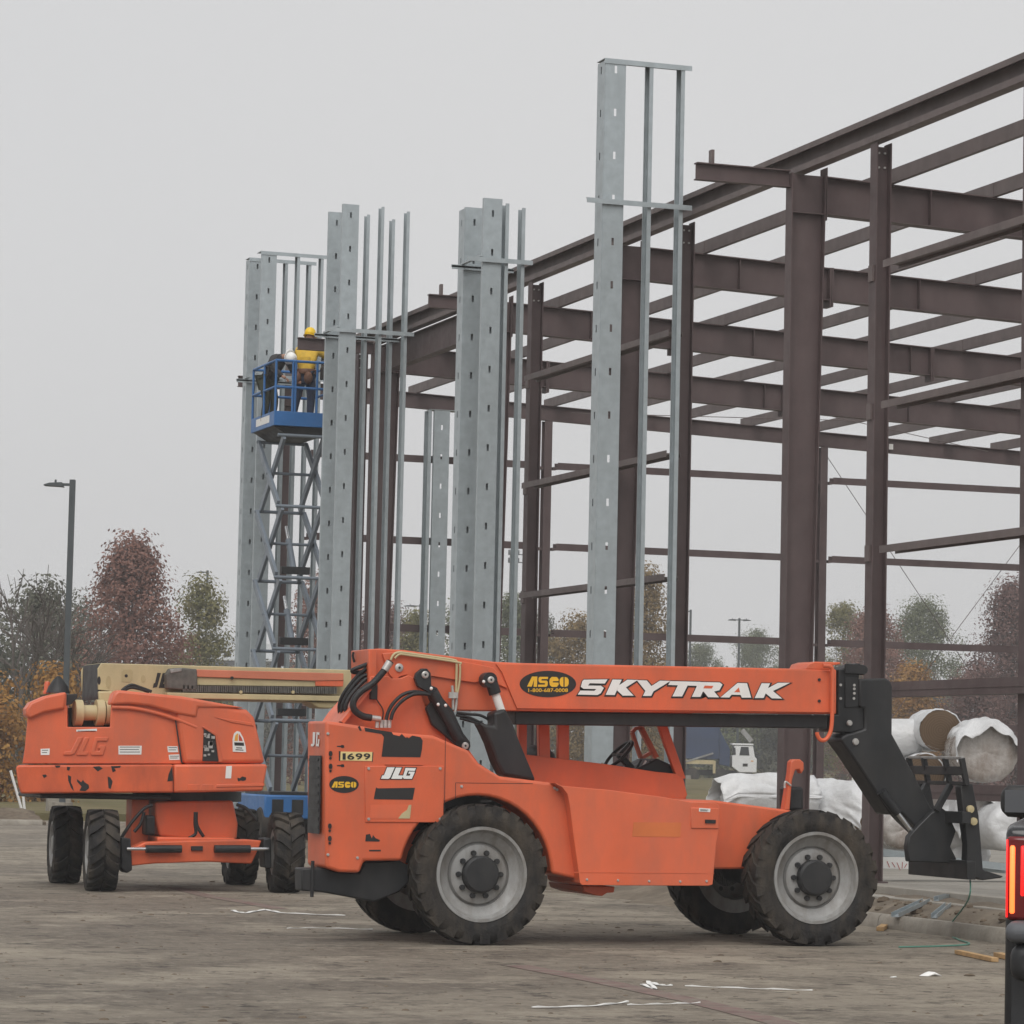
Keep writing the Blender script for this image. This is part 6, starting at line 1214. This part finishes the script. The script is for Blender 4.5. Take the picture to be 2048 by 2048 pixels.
for pts, w in (([(1030, 1930), (1120, 1947), (1200, 1962), (1290, 1981), (1390, 2002), (1480, 2024), (1560, 2045), (1640, 2070)], .24), ([(350, 1775), (420, 1793), (500, 1806), (560, 1818)], .22)):
    P = [at(x, y, .004) for x, y in pts]; m = MB(); V = []
    for i, p in enumerate(P): d = (P[min(i+1, len(P)-1)]-P[max(i-1, 0)]).normalized(); s = Vector((-d.y, d.x, 0))*w/2; V += [p-s, p+s]
    m.add(V, [(2*i, 2*i+1, 2*i+3, 2*i+2) for i in range(len(P)-1)]); o = m.build('painted_line', M['redline']); tag(o, kind='structure')
def scrap(x, y, s, lb, mm='paper', z=.0, nm='paper_scrap', cat='litter', hgt=.5):
    p = at(x, y, z); m = MB(); m.sphere((p.x, p.y, p.z+s*hgt*.35), s, 12, (1.3, .8, hgt)); m.v = [(q[0]+s*.5*mn.noise((q[0]*9, q[1]*9, q[2]*9)), q[1]+s*.4*mn.noise((q[0]*9+5, q[1]*9, q[2]*9)), max(.002+z, q[2]+s*.5*mn.noise((q[0]*11, q[1]*11+3, q[2]*9)))) for q in m.v]; o = m.build(nm, M[mm], smooth=60); tag(o, lb, cat); return o
scrap(1861, 1952, .075, 'crumpled white paper scrap on the ground near the pickup', hgt=.25); scrap(1787, 1955, .025, 'tiny white scrap left of the crumpled paper', hgt=.3)
scrap(1940, 1952, .05, 'dark clod of mud left of the pickup', 'soil', nm='mud_clod', cat='clod', hgt=.35); scrap(1846, 1768, .10, 'rough soil lump on the dirt ridge behind the front tyre', 'soil', .25, 'soil_lump', 'clod', .8); scrap(1936, 1792, .13, 'larger rough soil lump behind the green strap', 'soil', .22, 'soil_lump', 'clod', .8)
# clods along the dirt ridge and mud crumbs on the lot: uncountable
R = random.Random(5); m = MB()
for _ in range(420):
    a, b = R.uniform(15.95, 16.45), R.uniform(26, 60); s = abs(R.gauss(0, .028))+.01; z = verge(a, b); m.sphere((a, b, z), s, 6, (1.2, 1, .7))
o = m.build('soil_clods', M['soil']); tag(o, 'brown soil crumbs along the dirt ridge beside the slab', 'soil', kind='stuff')
m = MB()
for _ in range(1100):
    a, b = R.uniform(4, 15.4), R.uniform(19, 46); s = abs(R.gauss(0, .006))+.003
    if R.random() < .1: s *= 2.2
    m.sphere((a, b, .0), s, 6, (1.4, 1, .6))
o = m.build('mud_crumbs', M['soil']); tag(o, 'scattered mud crumbs on the lot', 'mud', kind='stuff')
m = MB()
for _ in range(160):
    a, b = R.uniform(-25, 14), R.uniform(79, 84); s = abs(R.gauss(0, .05))+.02; m.sphere((a, b, berm(a, b)), s, 6, (1.3, 1, .7))
o = m.build('berm_stones', M['soil']); tag(o, 'clods on the soil berm behind the far kerb', 'soil', kind='stuff')
for x, y, s in ((3, 1632, .09), (25, 1632, .06), (78, 1627, .07)): pass
# green strap hanging from the forks
L = [PB(*K6(1160, 1775), 30.3)]; p = [Vector((L[0][0], 30.3, L[0][1])), None]
pts = [Vector((L[0][0], 30.3, L[0][1]+.02)), Vector((L[0][0]-.03, 30.28, L[0][1]*.6+.05)), at(1893, 1862, .02), at(1915, 1878, .012), at(1938, 1888, .012), at(1880, 1892, .012), at(1798, 1894, .012)]
o = MB().tube(spline(pts, 6), .009, 6).build('strap', M['strap'], smooth=60); tag(o, 'thin green strap trailing from the fork onto the ground', 'strap')
# ------------------------------------------------------------------ drizzle in the air
hz_m = bpy.data.materials.new('drizzle_haze'); hz_m.use_nodes = True; n = hz_m.node_tree.nodes; n.clear()
o_ = n.new('ShaderNodeOutputMaterial'); v_ = n.new('ShaderNodeVolumePrincipled'); v_.inputs['Color'].default_value = (1, 1, 1, 1); v_.inputs['Density'].default_value = .0009; v_.inputs['Anisotropy'].default_value = .2
hz_m.node_tree.links.new(v_.outputs[0], o_.inputs['Volume'])
m = MB(); m.box(-505, 705, -85, 425, -1.2, 33); o = m.build('haze', hz_m); tag(o, kind='stuff')
